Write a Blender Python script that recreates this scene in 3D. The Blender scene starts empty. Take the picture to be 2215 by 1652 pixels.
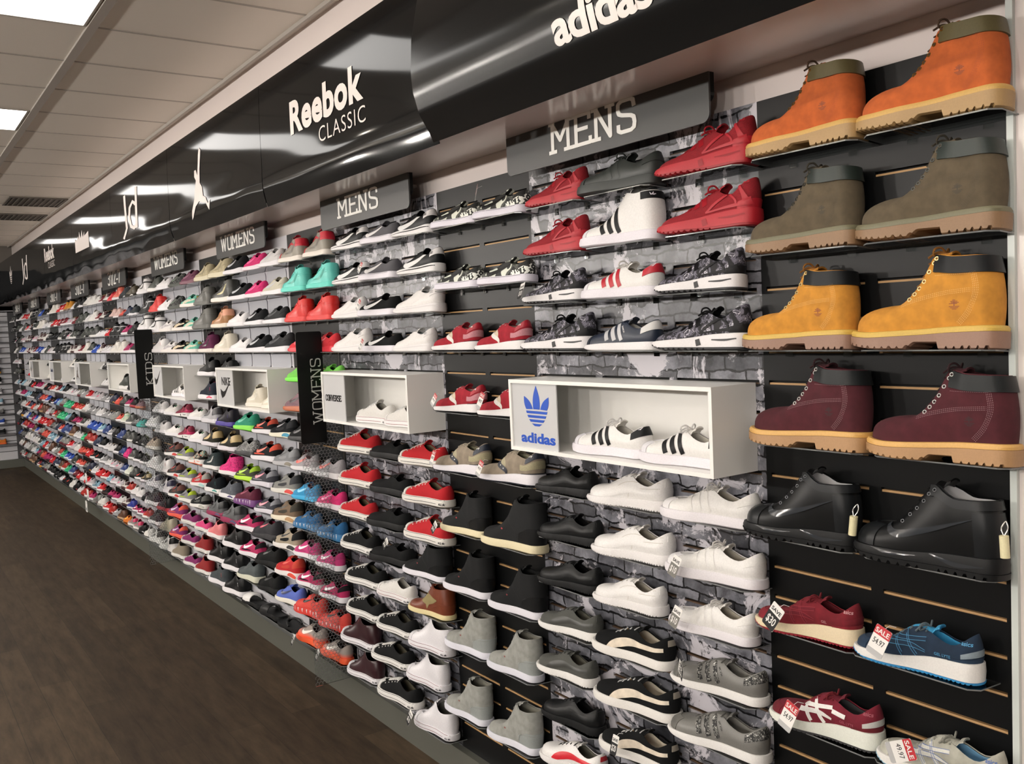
import bpy, math, random
import numpy as np
from mathutils import Vector, Matrix
from mathutils.bvhtree import BVHTree
random.seed(7)
SC = bpy.context.scene
C = SC.collection
EYE = 1.768

# ---------------------------------------------------------------- camera, world, exposure
def setup_camera():
    y, p, r, f = math.radians(144.8784), math.radians(-3.55864), math.radians(-2.53975), 1971.19
    fwd = np.array([math.cos(p)*math.cos(y), math.cos(p)*math.sin(y), math.sin(p)])
    rt = np.cross(fwd, [0, 0, 1]); rt /= np.linalg.norm(rt); up = np.cross(rt, fwd)
    r2 = math.cos(r)*rt + math.sin(r)*up; u2 = -math.sin(r)*rt + math.cos(r)*up
    cam = bpy.data.cameras.new('camera'); ob = bpy.data.objects.new('camera', cam); C.objects.link(ob)
    cam.sensor_width = 36; cam.lens = f/2215*36; cam.clip_start = .05; cam.clip_end = 60
    M = Matrix(((r2[0], u2[0], -fwd[0], 0), (r2[1], u2[1], -fwd[1], 0), (r2[2], u2[2], -fwd[2], EYE), (0, 0, 0, 1)))
    ob.matrix_world = M
    SC.camera = ob
setup_camera()
w = bpy.data.worlds.new('World'); SC.world = w; w.use_nodes = True
w.node_tree.nodes['Background'].inputs[0].default_value = (1.0, .93, .86, 1)
w.node_tree.nodes['Background'].inputs[1].default_value = .12
SC.view_settings.view_transform = 'Standard'; SC.view_settings.look = 'None'
SC.view_settings.gamma = 1; SC.view_settings.exposure = 0.40
try: SC.view_settings.use_curve_mapping = False
except Exception: pass
CEIL = EYE + 1.49
TROFF = []                      # ceiling light panels: x centre, y centre
for i in range(-4, 5):
    TROFF.append((-4.37 + 2.44*i, .33))
for y_ in (-2.72, -5.77, -8.82, -11.87):
    for i in range(-4, 5):
        TROFF.append((-4.37 + 2.44*i, y_))
SPOTS = [(-6.1, -.1), (-5.2, -.1), (-3.6, -.1), (-2.8, -.1), (-1.1, -.1), (-.3, -.1)]
FILL_GLOBES = [(-12.6+1.9*i, -3.6) for i in range(9)]      # unseen globe lamps, added for frontal fill on the shoe wall

# ---------------------------------------------------------------- materials
def lin(h):
    h = h.lstrip('#'); c = [int(h[i:i+2], 16)/255 for i in (0, 2, 4)]
    return tuple((v/12.92 if v <= .04045 else ((v+.055)/1.055)**2.4) for v in c) + (1,)
_M = {}
def nodes(m):
    m.use_nodes = True; nt = m.node_tree
    return nt, nt.nodes, nt.links, nt.nodes['Principled BSDF']
def mat(col, kind='leather'):
    """procedural material; kind: leather mesh suede canvas rubber gloss metal plain"""
    k = (col, kind)
    if k in _M: return _M[k]
    m = bpy.data.materials.new(kind+'_'+col.strip('#')); nt, N, Lk, b = nodes(m)
    if kind in ('leather', 'rubber', 'canvas', 'mesh', 'suede') and max(lin(col)[:3]) > .70: q_ = .70/max(lin(col)[:3]); lc = tuple(v*q_ for v in lin(col)[:3])+(1,)
    else: lc = lin(col)
    rough = dict(leather=.42, mesh=.85, suede=.95, canvas=.9, rubber=.5, gloss=.16, metal=.3, plain=.6, satin=.35)[kind]
    b.inputs['Roughness'].default_value = rough
    b.inputs['Base Color'].default_value = lc
    if max(lin(col)[:3]) < .02: b.inputs['Specular IOR Level'].default_value = .22
    if kind == 'metal': b.inputs['Metallic'].default_value = 1
    if kind in ('mesh', 'suede', 'canvas', 'leather', 'rubber'):
        tc = N.new('ShaderNodeTexCoord'); nz = N.new('ShaderNodeTexNoise'); Lk.new(tc.outputs['Object'], nz.inputs['Vector'])
        nz.inputs['Scale'].default_value = dict(mesh=700, suede=45, canvas=900, leather=260, rubber=300)[kind]
        nz.inputs['Detail'].default_value = 2
        mx = N.new('ShaderNodeMix'); mx.data_type = 'RGBA'; mx.blend_type = 'MULTIPLY'
        mr = N.new('ShaderNodeMapRange'); Lk.new(nz.outputs['Fac'], mr.inputs[0])
        mr.inputs[1].default_value = .3; mr.inputs[2].default_value = .7
        lo = dict(mesh=.6, suede=.78, canvas=.7, leather=.95, rubber=.97)[kind]
        mr.inputs[3].default_value = lo; mr.inputs[4].default_value = 1.06
        mx.inputs[0].default_value = 1; mx.inputs[6].default_value = lc
        Lk.new(mr.outputs[0], mx.inputs[7]); Lk.new(mx.outputs[2], b.inputs['Base Color'])
    _M[k] = m; return m
def pattern_mat(name, cols, scale=60, rough=.7, detail=3, dist=1.2, voro=False):
    if name in _M: return _M[name]
    m = bpy.data.materials.new(name); nt, N, Lk, b = nodes(m); b.inputs['Roughness'].default_value = rough
    tc = N.new('ShaderNodeTexCoord')
    if voro:
        nz = N.new('ShaderNodeTexVoronoi'); out = nz.outputs['Color']
    else:
        nz = N.new('ShaderNodeTexNoise'); nz.inputs['Detail'].default_value = detail; nz.inputs['Distortion'].default_value = dist; out = nz.outputs['Fac']
    nz.inputs['Scale'].default_value = scale; Lk.new(tc.outputs['Object'], nz.inputs['Vector'])
    cr = N.new('ShaderNodeValToRGB'); cr.color_ramp.interpolation = 'CONSTANT'
    Lk.new(out, cr.inputs[0]); e = cr.color_ramp.elements
    while len(e) < len(cols): e.new(.5)
    for i, (p_, c) in enumerate(cols): e[i].position = p_; e[i].color = lin(c)
    Lk.new(cr.outputs[0], b.inputs['Base Color']); _M[name] = m; return m
pattern_mat('camo', [(0, '#1c1d1c'), (.42, '#4d4f4a'), (.5, '#d8dccf'), (.57, '#2b2c2b'), (.66, '#8c8f86')], 15, detail=1, dist=.4)
pattern_mat('galaxy', [(0, '#17161a'), (.44, '#2c2b33'), (.5, '#6d6a77'), (.56, '#1c1b20'), (.60, '#c9c6d0'), (.63, '#3a3842')], 42, detail=8)
pattern_mat('check', [(0, '#e9ebe2'), (.5, '#2a2c2a')], 150, voro=True)
pattern_mat('zebra', [(0, '#111111'), (.5, '#d8d8d8'), (.56, '#1a1a1a')], 90, dist=3)
pattern_mat('floral', [(0, '#121212'), (.55, '#2b2b2b'), (.62, '#a9b0a8')], 90)
pattern_mat('pinkpattern', [(0, '#b01660'), (.45, '#e0287f'), (.6, '#8c1050')], 70)
pattern_mat('multi', [(0, '#141414'), (.42, '#e98a6a'), (.48, '#6fc7c4'), (.54, '#1d2b2c'), (.6, '#e8d9b8')], 60)
pattern_mat('redweave', [(0, '#7a1030'), (.5, '#9c1a44'), (.55, '#3a0a18')], 120)
pattern_mat('snake', [(0, '#1e1e1e'), (.5, '#8b8b86'), (.54, '#141414'), (.62, '#c9c9c2')], 130)

def mk(c):
    """'#rrggbb:kind' or a named pattern"""
    if c in _M: return _M[c]
    if ':' in c:
        a, k = c.split(':'); return mat(a, k)
    return mat(c, 'leather')
def grad_mat(name, c0, c1, z0, z1):
    if name in _M: return _M[name]
    m = bpy.data.materials.new(name); nt, N, Lk, b = nodes(m); b.inputs['Roughness'].default_value = .85
    tc = N.new('ShaderNodeTexCoord'); sp = N.new('ShaderNodeSeparateXYZ'); Lk.new(tc.outputs['Object'], sp.inputs[0])
    mr = N.new('ShaderNodeMapRange'); Lk.new(sp.outputs['Z'], mr.inputs[0]); mr.inputs[1].default_value = z0; mr.inputs[2].default_value = z1
    mx = N.new('ShaderNodeMix'); mx.data_type = 'RGBA'; mx.inputs[6].default_value = lin(c0); mx.inputs[7].default_value = lin(c1)
    Lk.new(mr.outputs[0], mx.inputs[0]); Lk.new(mx.outputs[2], b.inputs['Base Color']); _M[name] = m; return m
grad_mat('fade_orange', '#e8502c', '#8f8680', .03, .055)
def clear_mat(name, tint, gloss, rough=.04, fac=.12, sub=None):
    m = bpy.data.materials.new(name); m.use_nodes = True; nt = m.node_tree; N = nt.nodes; Lk = nt.links
    N.remove(N['Principled BSDF']); out = N['Material Output']
    tr = N.new('ShaderNodeBsdfTransparent'); tr.inputs[0].default_value = tint
    gl = N.new('ShaderNodeBsdfGlossy'); gl.inputs['Roughness'].default_value = rough; gl.inputs[0].default_value = gloss
    fr = N.new('ShaderNodeFresnel'); fr.inputs[0].default_value = 1.45
    ad = N.new('ShaderNodeMath'); ad.operation = 'MULTIPLY_ADD'; Lk.new(fr.outputs[0], ad.inputs[0]); ad.inputs[1].default_value = 1.0; ad.inputs[2].default_value = fac
    mx = N.new('ShaderNodeMixShader'); Lk.new(ad.outputs[0], mx.inputs[0]); Lk.new(tr.outputs[0], mx.inputs[1]); Lk.new(gl.outputs[0], mx.inputs[2])
    last = mx
    if sub:
        df = N.new('ShaderNodeBsdfDiffuse'); df.inputs[0].default_value = sub[0]
        m2 = N.new('ShaderNodeMixShader'); m2.inputs[0].default_value = sub[1]; Lk.new(mx.outputs[0], m2.inputs[1]); Lk.new(df.outputs[0], m2.inputs[2]); last = m2
    Lk.new(last.outputs[0], out.inputs[0]); _M[name] = m; return m
ACR = clear_mat('clear_acrylic', (.93, .95, .95, 1), (.8, .8, .8, 1), fac=.02)
ACE = clear_mat('acrylic_edge', (.75, .78, .78, 1), (.9, .9, .9, 1), fac=.18, sub=((.42, .44, .44, 1), .4))
FRO = clear_mat('frosted_plastic', (.8, .81, .85, 1), (.8, .8, .8, 1), rough=.35, fac=.05, sub=((.62, .63, .68, 1), .6))

# ---------------------------------------------------------------- mesh helpers
class MB:
    def __init__(s): s.v = []; s.f = []; s.m = []
    def add(s, vs, fs, mi=0):
        o = len(s.v); s.v.extend([tuple(map(float, q)) for q in vs]); s.f.extend([tuple(i+o for i in q) for q in fs]); s.m.extend([mi]*len(fs))
    def box(s, x0, x1, y0, y1, z0, z1, mi=0):
        s.add([(x0, y0, z0), (x1, y0, z0), (x1, y1, z0), (x0, y1, z0), (x0, y0, z1), (x1, y0, z1), (x1, y1, z1), (x0, y1, z1)],
              [(0, 3, 2, 1), (4, 5, 6, 7), (0, 1, 5, 4), (1, 2, 6, 5), (2, 3, 7, 6), (3, 0, 4, 7)], mi)
    def grid(s, P, closed=False, mi=0, flip=False):
        n, m = P.shape[:2]; fs = []
        for i in range(n-1):
            for j in range(m if closed else m-1):
                a, b, c, d = i*m+j, i*m+(j+1) % m, (i+1)*m+(j+1) % m, (i+1)*m+j
                fs.append((d, c, b, a) if flip else (a, b, c, d))
        s.add(P.reshape(-1, 3), fs, mi)
    def cap(s, ring, mi=0, flip=False):
        """closed symmetric ring: bridge i with n-i"""
        n = len(ring); fs = []
        for i in range(n//2):
            a, b, c, d = i, i+1, (n-i-1) % n, (n-i) % n
            q = [a, b, c, d] if a != d else [a, b, c]
            if b == c: q = [a, b, d]
            if len(set(q)) < 3: continue
            fs.append(tuple(reversed(q)) if flip else tuple(q))
        s.add(ring, fs, mi)
    def tube(s, pts, r, n=6, mi=0, flat=1.0):
        pts = [np.array(p, float) for p in pts]; rings = []
        for i, p in enumerate(pts):
            t = pts[min(i+1, len(pts)-1)] - pts[max(i-1, 0)]; t /= (np.linalg.norm(t)+1e-9)
            a = np.cross(t, [0, 0, 1.0]);
            if np.linalg.norm(a) < .1: a = np.cross(t, [1.0, 0, 0])
            a /= np.linalg.norm(a); b = np.cross(a, t)
            rr = r[i] if hasattr(r, '__len__') else r
            rings.append([p + rr*(math.cos(q)*a + flat*math.sin(q)*b) for q in np.linspace(0, 2*math.pi, n, endpoint=False)])
        R = np.array(rings); s.grid(R, True, mi, True)
        for e, fl in ((R[0], False), (R[-1], True)): s.add(e, [tuple(range(n)) if not fl else tuple(reversed(range(n)))], mi)
    def mesh(s, name, mats, smooth=True, angle=40):
        me = bpy.data.meshes.new(name); me.from_pydata(s.v, [], s.f)
        for m in mats: me.materials.append(m)
        if len(mats) > 1 or any(s.m): me.polygons.foreach_set('material_index', s.m)
        if smooth:
            me.polygons.foreach_set('use_smooth', [True]*len(me.polygons))
            if angle: me.set_sharp_from_angle(angle=math.radians(angle))
        me.update(); return me
def link(name, me, parent=None):
    o = bpy.data.objects.new(name, me); C.objects.link(o)
    if parent is not None: o.parent = parent
    return o
def thing(name, label, cat, loc=(0, 0, 0), rz=0, group=None):
    o = bpy.data.objects.new(name, None); C.objects.link(o); o.location = loc; o.rotation_euler = (0, 0, rz)
    o['label'] = label; o['category'] = cat
    if group: o['group'] = group
    o.empty_display_size = .05
    return o
def tag(o, label, cat, group=None):
    o['label'] = label; o['category'] = cat
    if group: o['group'] = group
    return o
def struct(name, mb, mats, smooth=False):
    o = link(name, mb.mesh(name, mats, smooth)); o['kind'] = 'structure'; return o
def bxo(name, b, m, parent=None, smooth=False):
    q = MB(); q.box(*b); return link(name, q.mesh(name, [m], smooth), parent)
def catmull(P, n=6):
    P = np.array(P, float); Q = np.vstack([2*P[0]-P[1], P, 2*P[-1]-P[-2]]); out = []
    for i in range(1, len(Q)-2):
        for t in np.linspace(0, 1, n, endpoint=False):
            a, b, c, d = Q[i-1:i+3]
            out.append(.5*((2*b)+(-a+c)*t+(2*a-5*b+4*c-d)*t*t+(-a+3*b-3*c+d)*t**3))
    out.append(P[-1]); return np.array(out)

# ---------------------------------------------------------------- lettering
GL = {  # stroke glyphs in a 0..1 x 0..1.5 box, square slab style
 'M': [[(0, 0), (.0, 1.5), (.5, .55), (1, 1.5), (1, 0)], [(-.14, 0), (.18, 0)], [(.82, 0), (1.14, 0)], [(-.14, 1.5), (.06, 1.5)], [(.94, 1.5), (1.14, 1.5)]],
 'E': [[(.85, 1.28), (.85, 1.5), (-.1, 1.5)], [(.05, 1.5), (.05, 0)], [(-.1, 0), (.9, 0), (.9, .22)], [(.05, .78), (.68, .78)]],
 'N': [[(.05, 0), (.05, 1.5), (.85, 0), (.85, 1.5)], [(-.12, 0), (.22, 0)], [(-.12, 1.5), (.08, 1.5)], [(.68, 1.5), (1.02, 1.5)]],
 'S': [[(.85, 1.2), (.82, 1.42), (.65, 1.5), (.2, 1.5), (.02, 1.38), (0, 1.1), (.05, .9), (.2, .82), (.68, .7), (.84, .6), (.88, .35), (.84, .1), (.68, 0), (.15, 0), (0, .1), (0, .3)]],
 'W': [[(0, 1.5), (.3, 0), (.58, 1.2), (.86, 0), (1.16, 1.5)], [(-.14, 1.5), (.16, 1.5)], [(1.0, 1.5), (1.3, 1.5)]],
 'O': [[(.2, 0), (.04, .12), (0, .4), (0, 1.1), (.04, 1.38), (.2, 1.5), (.65, 1.5), (.81, 1.38), (.85, 1.1), (.85, .4), (.81, .12), (.65, 0), (.2, 0)]],
 'K': [[(.05, 0), (.05, 1.5)], [(.8, 1.5), (.08, .7), (.85, 0)], [(-.1, 0), (.22, 0)], [(-.1, 1.5), (.22, 1.5)], [(.65, 0), (1.0, 0)], [(.6, 1.5), (.95, 1.5)]],
 'I': [[(.25, 0), (.25, 1.5)], [(.03, 0), (.47, 0)], [(.03, 1.5), (.47, 1.5)]],
 'D': [[(.08, 0), (.08, 1.5)], [(-.08, 1.5), (.55, 1.5), (.78, 1.35), (.85, 1.1), (.85, .4), (.78, .15), (.55, 0), (-.08, 0)]],
 'C': [[(.8, 1.15), (.78, 1.4), (.62, 1.5), (.2, 1.5), (.04, 1.38), (0, 1.1), (0, .4), (.04, .12), (.2, 0), (.62, 0), (.78, .1), (.8, .35)]],
 'V': [[(0, 1.5), (.42, 0), (.84, 1.5)]],
 'R': [[(.05, 0), (.05, 1.5), (.6, 1.5), (.8, 1.38), (.8, .9), (.6, .75), (.05, .75)], [(.45, .75), (.85, 0)]],
 '3': [[(0, 1.35), (.2, 1.5), (.6, 1.5), (.75, 1.3), (.75, 1.0), (.55, .8), (.3, .8)], [(.55, .8), (.78, .6), (.78, .2), (.6, 0), (.15, 0), (0, .15)]],
 '7': [[(0, 1.25), (0, 1.5), (.7, 1.5), (.3, 0)]],
 '1': [[(.1, 1.3), (.3, 1.5), (.3, 0)]], '2': [[(0, 1.3), (.2, 1.5), (.6, 1.5), (.75, 1.25), (.7, .95), (0, 0), (.78, 0)]],
 '/': [[(0, -.1), (.55, 1.6)]], '-': [[(.05, .45), (.45, .45)]],
}
ADV = {'M': 1.45, 'W': 1.6, 'I': .75, 'E': 1.2, 'N': 1.3, 'K': 1.2, '/': .7, '-': .7, '1': .6}
def stroke2d(text, h, wgt=.17, xs=1.0, gap=0):
    """flat 2-D polygons (quads) for stroked text, baseline at 0, returns verts, faces, width"""
    V = []; F = []; x = 0; k = h/1.5
    for ch in text:
        if ch == ' ': x += .6; continue
        kk = 1.0; dy = 0
        for st in GL[ch]:
            P = np.array(st, float); P[:, 0] = (P[:, 0]+x)*xs
            n = len(P)
            for i in range(n-1):
                d = P[i+1]-P[i]; d = d/np.linalg.norm(d); nn = np.array([-d[1], d[0]])*wgt*.5
                A_ = P[i]-(d*wgt*.5 if i == 0 else 0); B_ = P[i+1]+(d*wgt*.5 if i == n-2 else 0); o = len(V)
                V += [(A_+nn)*k, (A_-nn)*k, (B_-nn)*k, (B_+nn)*k]; F.append((o, o+1, o+2, o+3))
            for i in range(1, n-1):
                o = len(V); V += [(P[i]+wgt*.5*np.array([math.cos(q), math.sin(q)]))*k for q in np.linspace(0, 2*math.pi, 10, endpoint=False)]; F.append(tuple(range(o, o+10)))
        x += ADV.get(ch, 1.18)+gap
    return np.array(V), F, x*k*xs
_FC = {}
def font2d(text, h, bold=0.0, xs=1.0, space=1.0):
    key = (text, h, bold, xs, space)
    if key in _FC: return _FC[key]
    cu = bpy.data.curves.new('lettering', 'FONT'); cu.body = text; cu.size = h/.7; cu.offset = bold; cu.space_character = space
    cu.resolution_u = 4
    ob = bpy.data.objects.new('lettering', cu); C.objects.link(ob); bpy.context.view_layer.update()
    dg = bpy.context.evaluated_depsgraph_get(); me = bpy.data.meshes.new_from_object(ob.evaluated_get(dg))
    V = np.array([(v.co.x*xs, v.co.y) for v in me.vertices]); F = [tuple(p.vertices) for p in me.polygons]
    bpy.data.objects.remove(ob); bpy.data.curves.remove(cu); bpy.data.meshes.remove(me)
    _FC[key] = (V, F, float(V[:, 0].max())); return _FC[key]
def flat_letters(name, V, F, org, ux, uy, m, parent, th=.0015):
    """2-D polygons laid in the plane org + ux*x + uy*y with a little thickness"""
    org, ux, uy = (np.array(a, float) for a in (org, ux, uy)); n = np.cross(ux, uy)
    mb = MB(); P = org+np.outer(V[:, 0], ux)+np.outer(V[:, 1], uy); rank = np.zeros(len(P))
    if len(F) and sum(len(f) for f in F) == len(P):          # loose strokes: stack them a hair apart
        for i, f in enumerate(F): rank[list(f)] = (i % 41)*2.2e-5
        F = [f if (V[f[1]]-V[f[0]])[0]*(V[f[2]]-V[f[1]])[1]-(V[f[1]]-V[f[0]])[1]*(V[f[2]]-V[f[1]])[0] > 0 else tuple(reversed(f)) for f in F]
    mb.add(P+n*th+np.outer(rank, n), F)
    edges = {}
    for f in F:
        for i in range(len(f)):
            a, b = f[i], f[(i+1) % len(f)]; edges[(a, b)] = 1
    side = [(a, b) for (a, b) in edges if (b, a) not in edges]
    o = len(P); mb.v.extend([tuple(q) for q in P])
    for a, b in side: mb.f.append((a, o+a, o+b, b)); mb.m.append(0)
    return link(name, mb.mesh(name, [m], False), parent)

# ---------------------------------------------------------------- shoes
WT = np.array([(0, .118), (.1, .118), (.25, .112), (.38, .108), (.5, .128), (.62, .163), (.72, .172), (.85, .160), (1, .140)])
def wbase(s):
    s = np.asarray(s, float); w_ = np.interp(s, WT[:, 0], WT[:, 1])
    hc = np.clip(1-s/.11, 0, 1); tc = np.clip((s-.80)/.20, 0, 1)
    return w_*np.sqrt(np.clip(1-hc**2.2, 0, 1))*np.power(np.clip(1-tc**2.3, 0, 1), .5)
def sm(x, a, b):
    t = np.clip((np.asarray(x, float)-a)/(b-a), 0, 1); return t*t*(3-2*t)
def smooth_interp(x, kn):
    kn = np.array(kn, float); X, Y = kn[:, 0], kn[:, 1]
    m = np.zeros(len(X)); d = np.diff(Y)/np.diff(X)
    m[0], m[-1] = d[0], d[-1]
    for i in range(1, len(X)-1):
        m[i] = 0 if d[i-1]*d[i] <= 0 else 2*d[i-1]*d[i]/(d[i-1]+d[i])
    x = np.clip(x, X[0], X[-1]); i = np.clip(np.searchsorted(X, x, 'right')-1, 0, len(X)-2)
    h = X[i+1]-X[i]; t = (x-X[i])/h
    return (2*t**3-3*t**2+1)*Y[i]+(t**3-2*t**2+t)*h*m[i]+(-2*t**3+3*t**2)*Y[i+1]+(t**3-t**2)*h*m[i+1]

class Shoe:
    """one last: L length, mid sole-top knots, top-line knots; toe at -x, outer side at -y"""
    def __init__(s, L=.29, W=1., mid=((0, .03), (1, .02)), spring=.008, s0=.03, sth=.62, top=((0, .085), (.3, .062), (.6, .085), (1, .06)),
                 wc=.027, wth=.011, p=.75, bulge=.003, heelback=.003, N=56, nt=10, split=None, notch=None, arch=0, flare=.004, low=False, **k):
        s.__dict__.update(locals()); s.__dict__.pop('s', None); s.L = L
        if low: s.N = 24; s.nt = 5
    def gmap(s, u):
        x = np.asarray(u, float)/(s.sth+.05); return np.clip((-np.log(np.exp(-14*x)+math.exp(-14))/14+7e-8)/1.0, 0, 1)
    def ginv(s, g):
        t = np.linspace(0, 1, 400); return float(np.interp(g, s.gmap(t), t))
    def midz(s, u): return smooth_interp(u, s.mid)
    def bot(s, u):
        z = s.spring*np.clip((u-.72)/.28, 0, 1)**2
        if s.arch: z = z+s.arch*sm(u, .355, .365)*(1-sm(u, .50, .56))
        return z
    def outline(s, u, sg, add=0.):
        return -(u*(s.L+2*add)-add), sg*(wbase(u)*s.L*s.W+add*np.clip(wbase(u)/.06, 0, 1))
    def pos(s, th, t):
        th = np.asarray(th, float); t = np.asarray(t, float)*np.ones_like(th)
        u = (1-np.cos(th))/2; sg = np.where(np.sin(th) >= 0, -1., 1.)
        bx, by = s.outline(u, sg, -.0035); bz = s.midz(u)-.004
        g = s.gmap(u); so = s.s0+(s.sth-s.s0)*g
        cap = np.sqrt(np.clip(1-np.clip(1-g/.16, 0, 1)**2, 0, 1))*np.sqrt(np.clip(1-np.clip((g-.9)/.1, 0, 1)**2, 0, 1))
        wt = np.interp(g, [0, .15, .42, .62, 1], [s.wc*.9, s.wc, s.wc*.95, s.wth*1.35, s.wth])*cap
        ax, ay, az = -so*s.L, sg*wt, smooth_interp(g, s.top)
        k = sm(u, .48, .93)
        hb = 1-sm(u, 0, .22)
        H = (1-k)*np.power(np.clip(t, 0, 1.2), 1.5)+k*(1-np.cos(np.clip(t, 0, 1)*math.pi/2))
        V = (1-k)*t+k*np.power(np.sin(np.clip(t, 0, 1)*math.pi/2), s.p)
        bl = np.sin(np.clip(t, 0, 1)*math.pi)
        x = bx+(ax-bx)*H+s.heelback*bl*hb; y = by+(ay-by)*H+sg*s.bulge*bl*(1-k)*np.clip(wt/.01, 0, 1)
        return np.stack([x, y, bz+(az-bz)*V], -1)
    def nrm(s, th, t):
        e = 1e-3; a = s.pos(th+e, t)-s.pos(th-e, t); b = s.pos(th, np.minimum(t+e, 1.2))-s.pos(th, t-e)
        n = np.cross(b, a); n /= np.linalg.norm(n, axis=-1, keepdims=True)+1e-12
        return n
    def off(s, th, t, d): return s.pos(th, t)+s.nrm(th, t)*np.asarray(d)[..., None]
    def sole_rings(s, zs, n=None):
        n = n or s.N; th = np.linspace(0, 2*math.pi, n, endpoint=False); u = (1-np.cos(th))/2; sg = np.where(np.sin(th) >= 0, -1., 1.)
        out = []
        for zf, add in zs:
            x, y = s.outline(u, sg, add); out.append(np.stack([x, y, zf(u)], -1))
        return np.array(out)

def SH_upper(sh):
    th = np.linspace(0, 2*math.pi, sh.N, endpoint=False); ts = np.linspace(0, 1, sh.nt)
    P = np.array([sh.pos(th, t) for t in ts])
    top = P[-1]; c = top.copy(); c[:, 2] += .0012; inn = sh.off(th, np.ones_like(th)*.985, np.ones_like(th)*-.0035); inn[:, 2] = top[:, 2]+.0004
    mid_ = (top+inn)/2; mid_[:, 2] = top[:, 2]+.0018
    P = np.concatenate([P, mid_[None], inn[None]]); mb = MB(); mb.grid(P, True, flip=True); return mb
def SH_lining(sh):
    th = np.linspace(0, 2*math.pi, sh.N, endpoint=False); o = np.ones_like(th)
    R = [sh.off(th, o*t, o*-d) for t, d in ((.985, .0035), (.9, .005), (.7, .005), (.5, .005), (.3, .005), (.12, .006))]
    for r in R[1:]: r[:, 2] = np.maximum(r[:, 2], sh.midz((1-np.cos(th))/2)+.001)
    mb = MB(); mb.grid(np.array(R), True); mb.cap(R[-1]); return mb
def SH_sole(sh, part):
    f = sh.flare; B = sh.bot; M = sh.midz
    n = sh.N
    if sh.notch and part in ('outsole', 'sole') and not sh.low: n = 280
    def Bn(u):
        z = B(u)
        if sh.notch and not sh.low:
            per, dep, lo, hi = sh.notch; ph = (u*sh.L/per) % 1
            z = z+dep*((ph < .34) & (u > .03) & (u < .97) & ~((u > lo) & (u < hi)))
        return z
    if sh.split is None or part == 'sole':
        R = sh.sole_rings([(lambda u: Bn(u), -.002), (lambda u: Bn(u)+.003, f-.001), (lambda u: B(u)*.5+M(u)*.5, f), (lambda u: M(u)-.001, f*.55), (lambda u: M(u), 0), (lambda u: M(u)-.002, -.005)], n)
    elif part == 'outsole':
        S = lambda u: smooth_interp(u, sh.split)
        R = sh.sole_rings([(lambda u: Bn(u), -.002), (lambda u: Bn(u)+.0025, f-.0005), (lambda u: np.maximum(S(u), Bn(u)+.003), f), (lambda u: np.maximum(S(u), Bn(u)+.003), -.003)], n)
    else:
        S = lambda u: np.maximum(smooth_interp(u, sh.split), B(u)+.003)
        R = sh.sole_rings([(lambda u: S(u)-.0005, -.004), (lambda u: S(u)+.0005, f-.0012), (lambda u: (S(u)+M(u))*.5, f*.9), (lambda u: M(u)-.001, f*.5), (lambda u: M(u), -.001), (lambda u: M(u)-.002, -.005)])
    mb = MB(); mb.grid(R, True, flip=True); mb.cap(R[0], flip=False); mb.cap(R[-1], flip=True); return mb
def SH_shell(sh, u0, u1, t0, t1, d, kind, n=22, m=7):
    """raised patch on the upper. kind 'heel' wraps the heel up to u1, 'toe' wraps the toe from u0, 'side' outer side only; t0/t1 may be functions of u"""
    a0 = math.acos(1-2*u0); a1 = math.acos(1-2*u1)
    th = dict(heel=np.linspace(-a1, a1, n), toe=np.linspace(a0, 2*math.pi-a0, n), side=np.linspace(a0, a1, n))[kind]
    u = (1-np.cos(th))/2
    T0 = t0(u) if callable(t0) else np.ones_like(u)*t0; T1 = t1(u) if callable(t1) else np.ones_like(u)*t1
    rows = []; fr = np.linspace(0, 1, m)
    thm = np.mod(th, 2*math.pi)
    def row(f, dd): return sh.off(thm, T0+(T1-T0)*f, np.ones_like(u)*dd)
    rows.append(row(0, -.001)); rows += [row(f, d) for f in fr]; rows.append(row(1, -.001))
    P = np.array(rows)
    mb = MB(); mb.grid(P, False, flip=True)
    for j in (0, -1):                       # skirts at the two ends
        e = P[:, j]; inn = np.array([sh.off(thm[j:j+1] if j == 0 else thm[-1:], np.array([(T0+(T1-T0)*f)[j]]), np.array([-.001]))[0] for f in [0, *fr, 1]])
        mb.grid(np.stack([e, inn]) if j == 0 else np.stack([inn, e]), False)
    return mb
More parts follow.
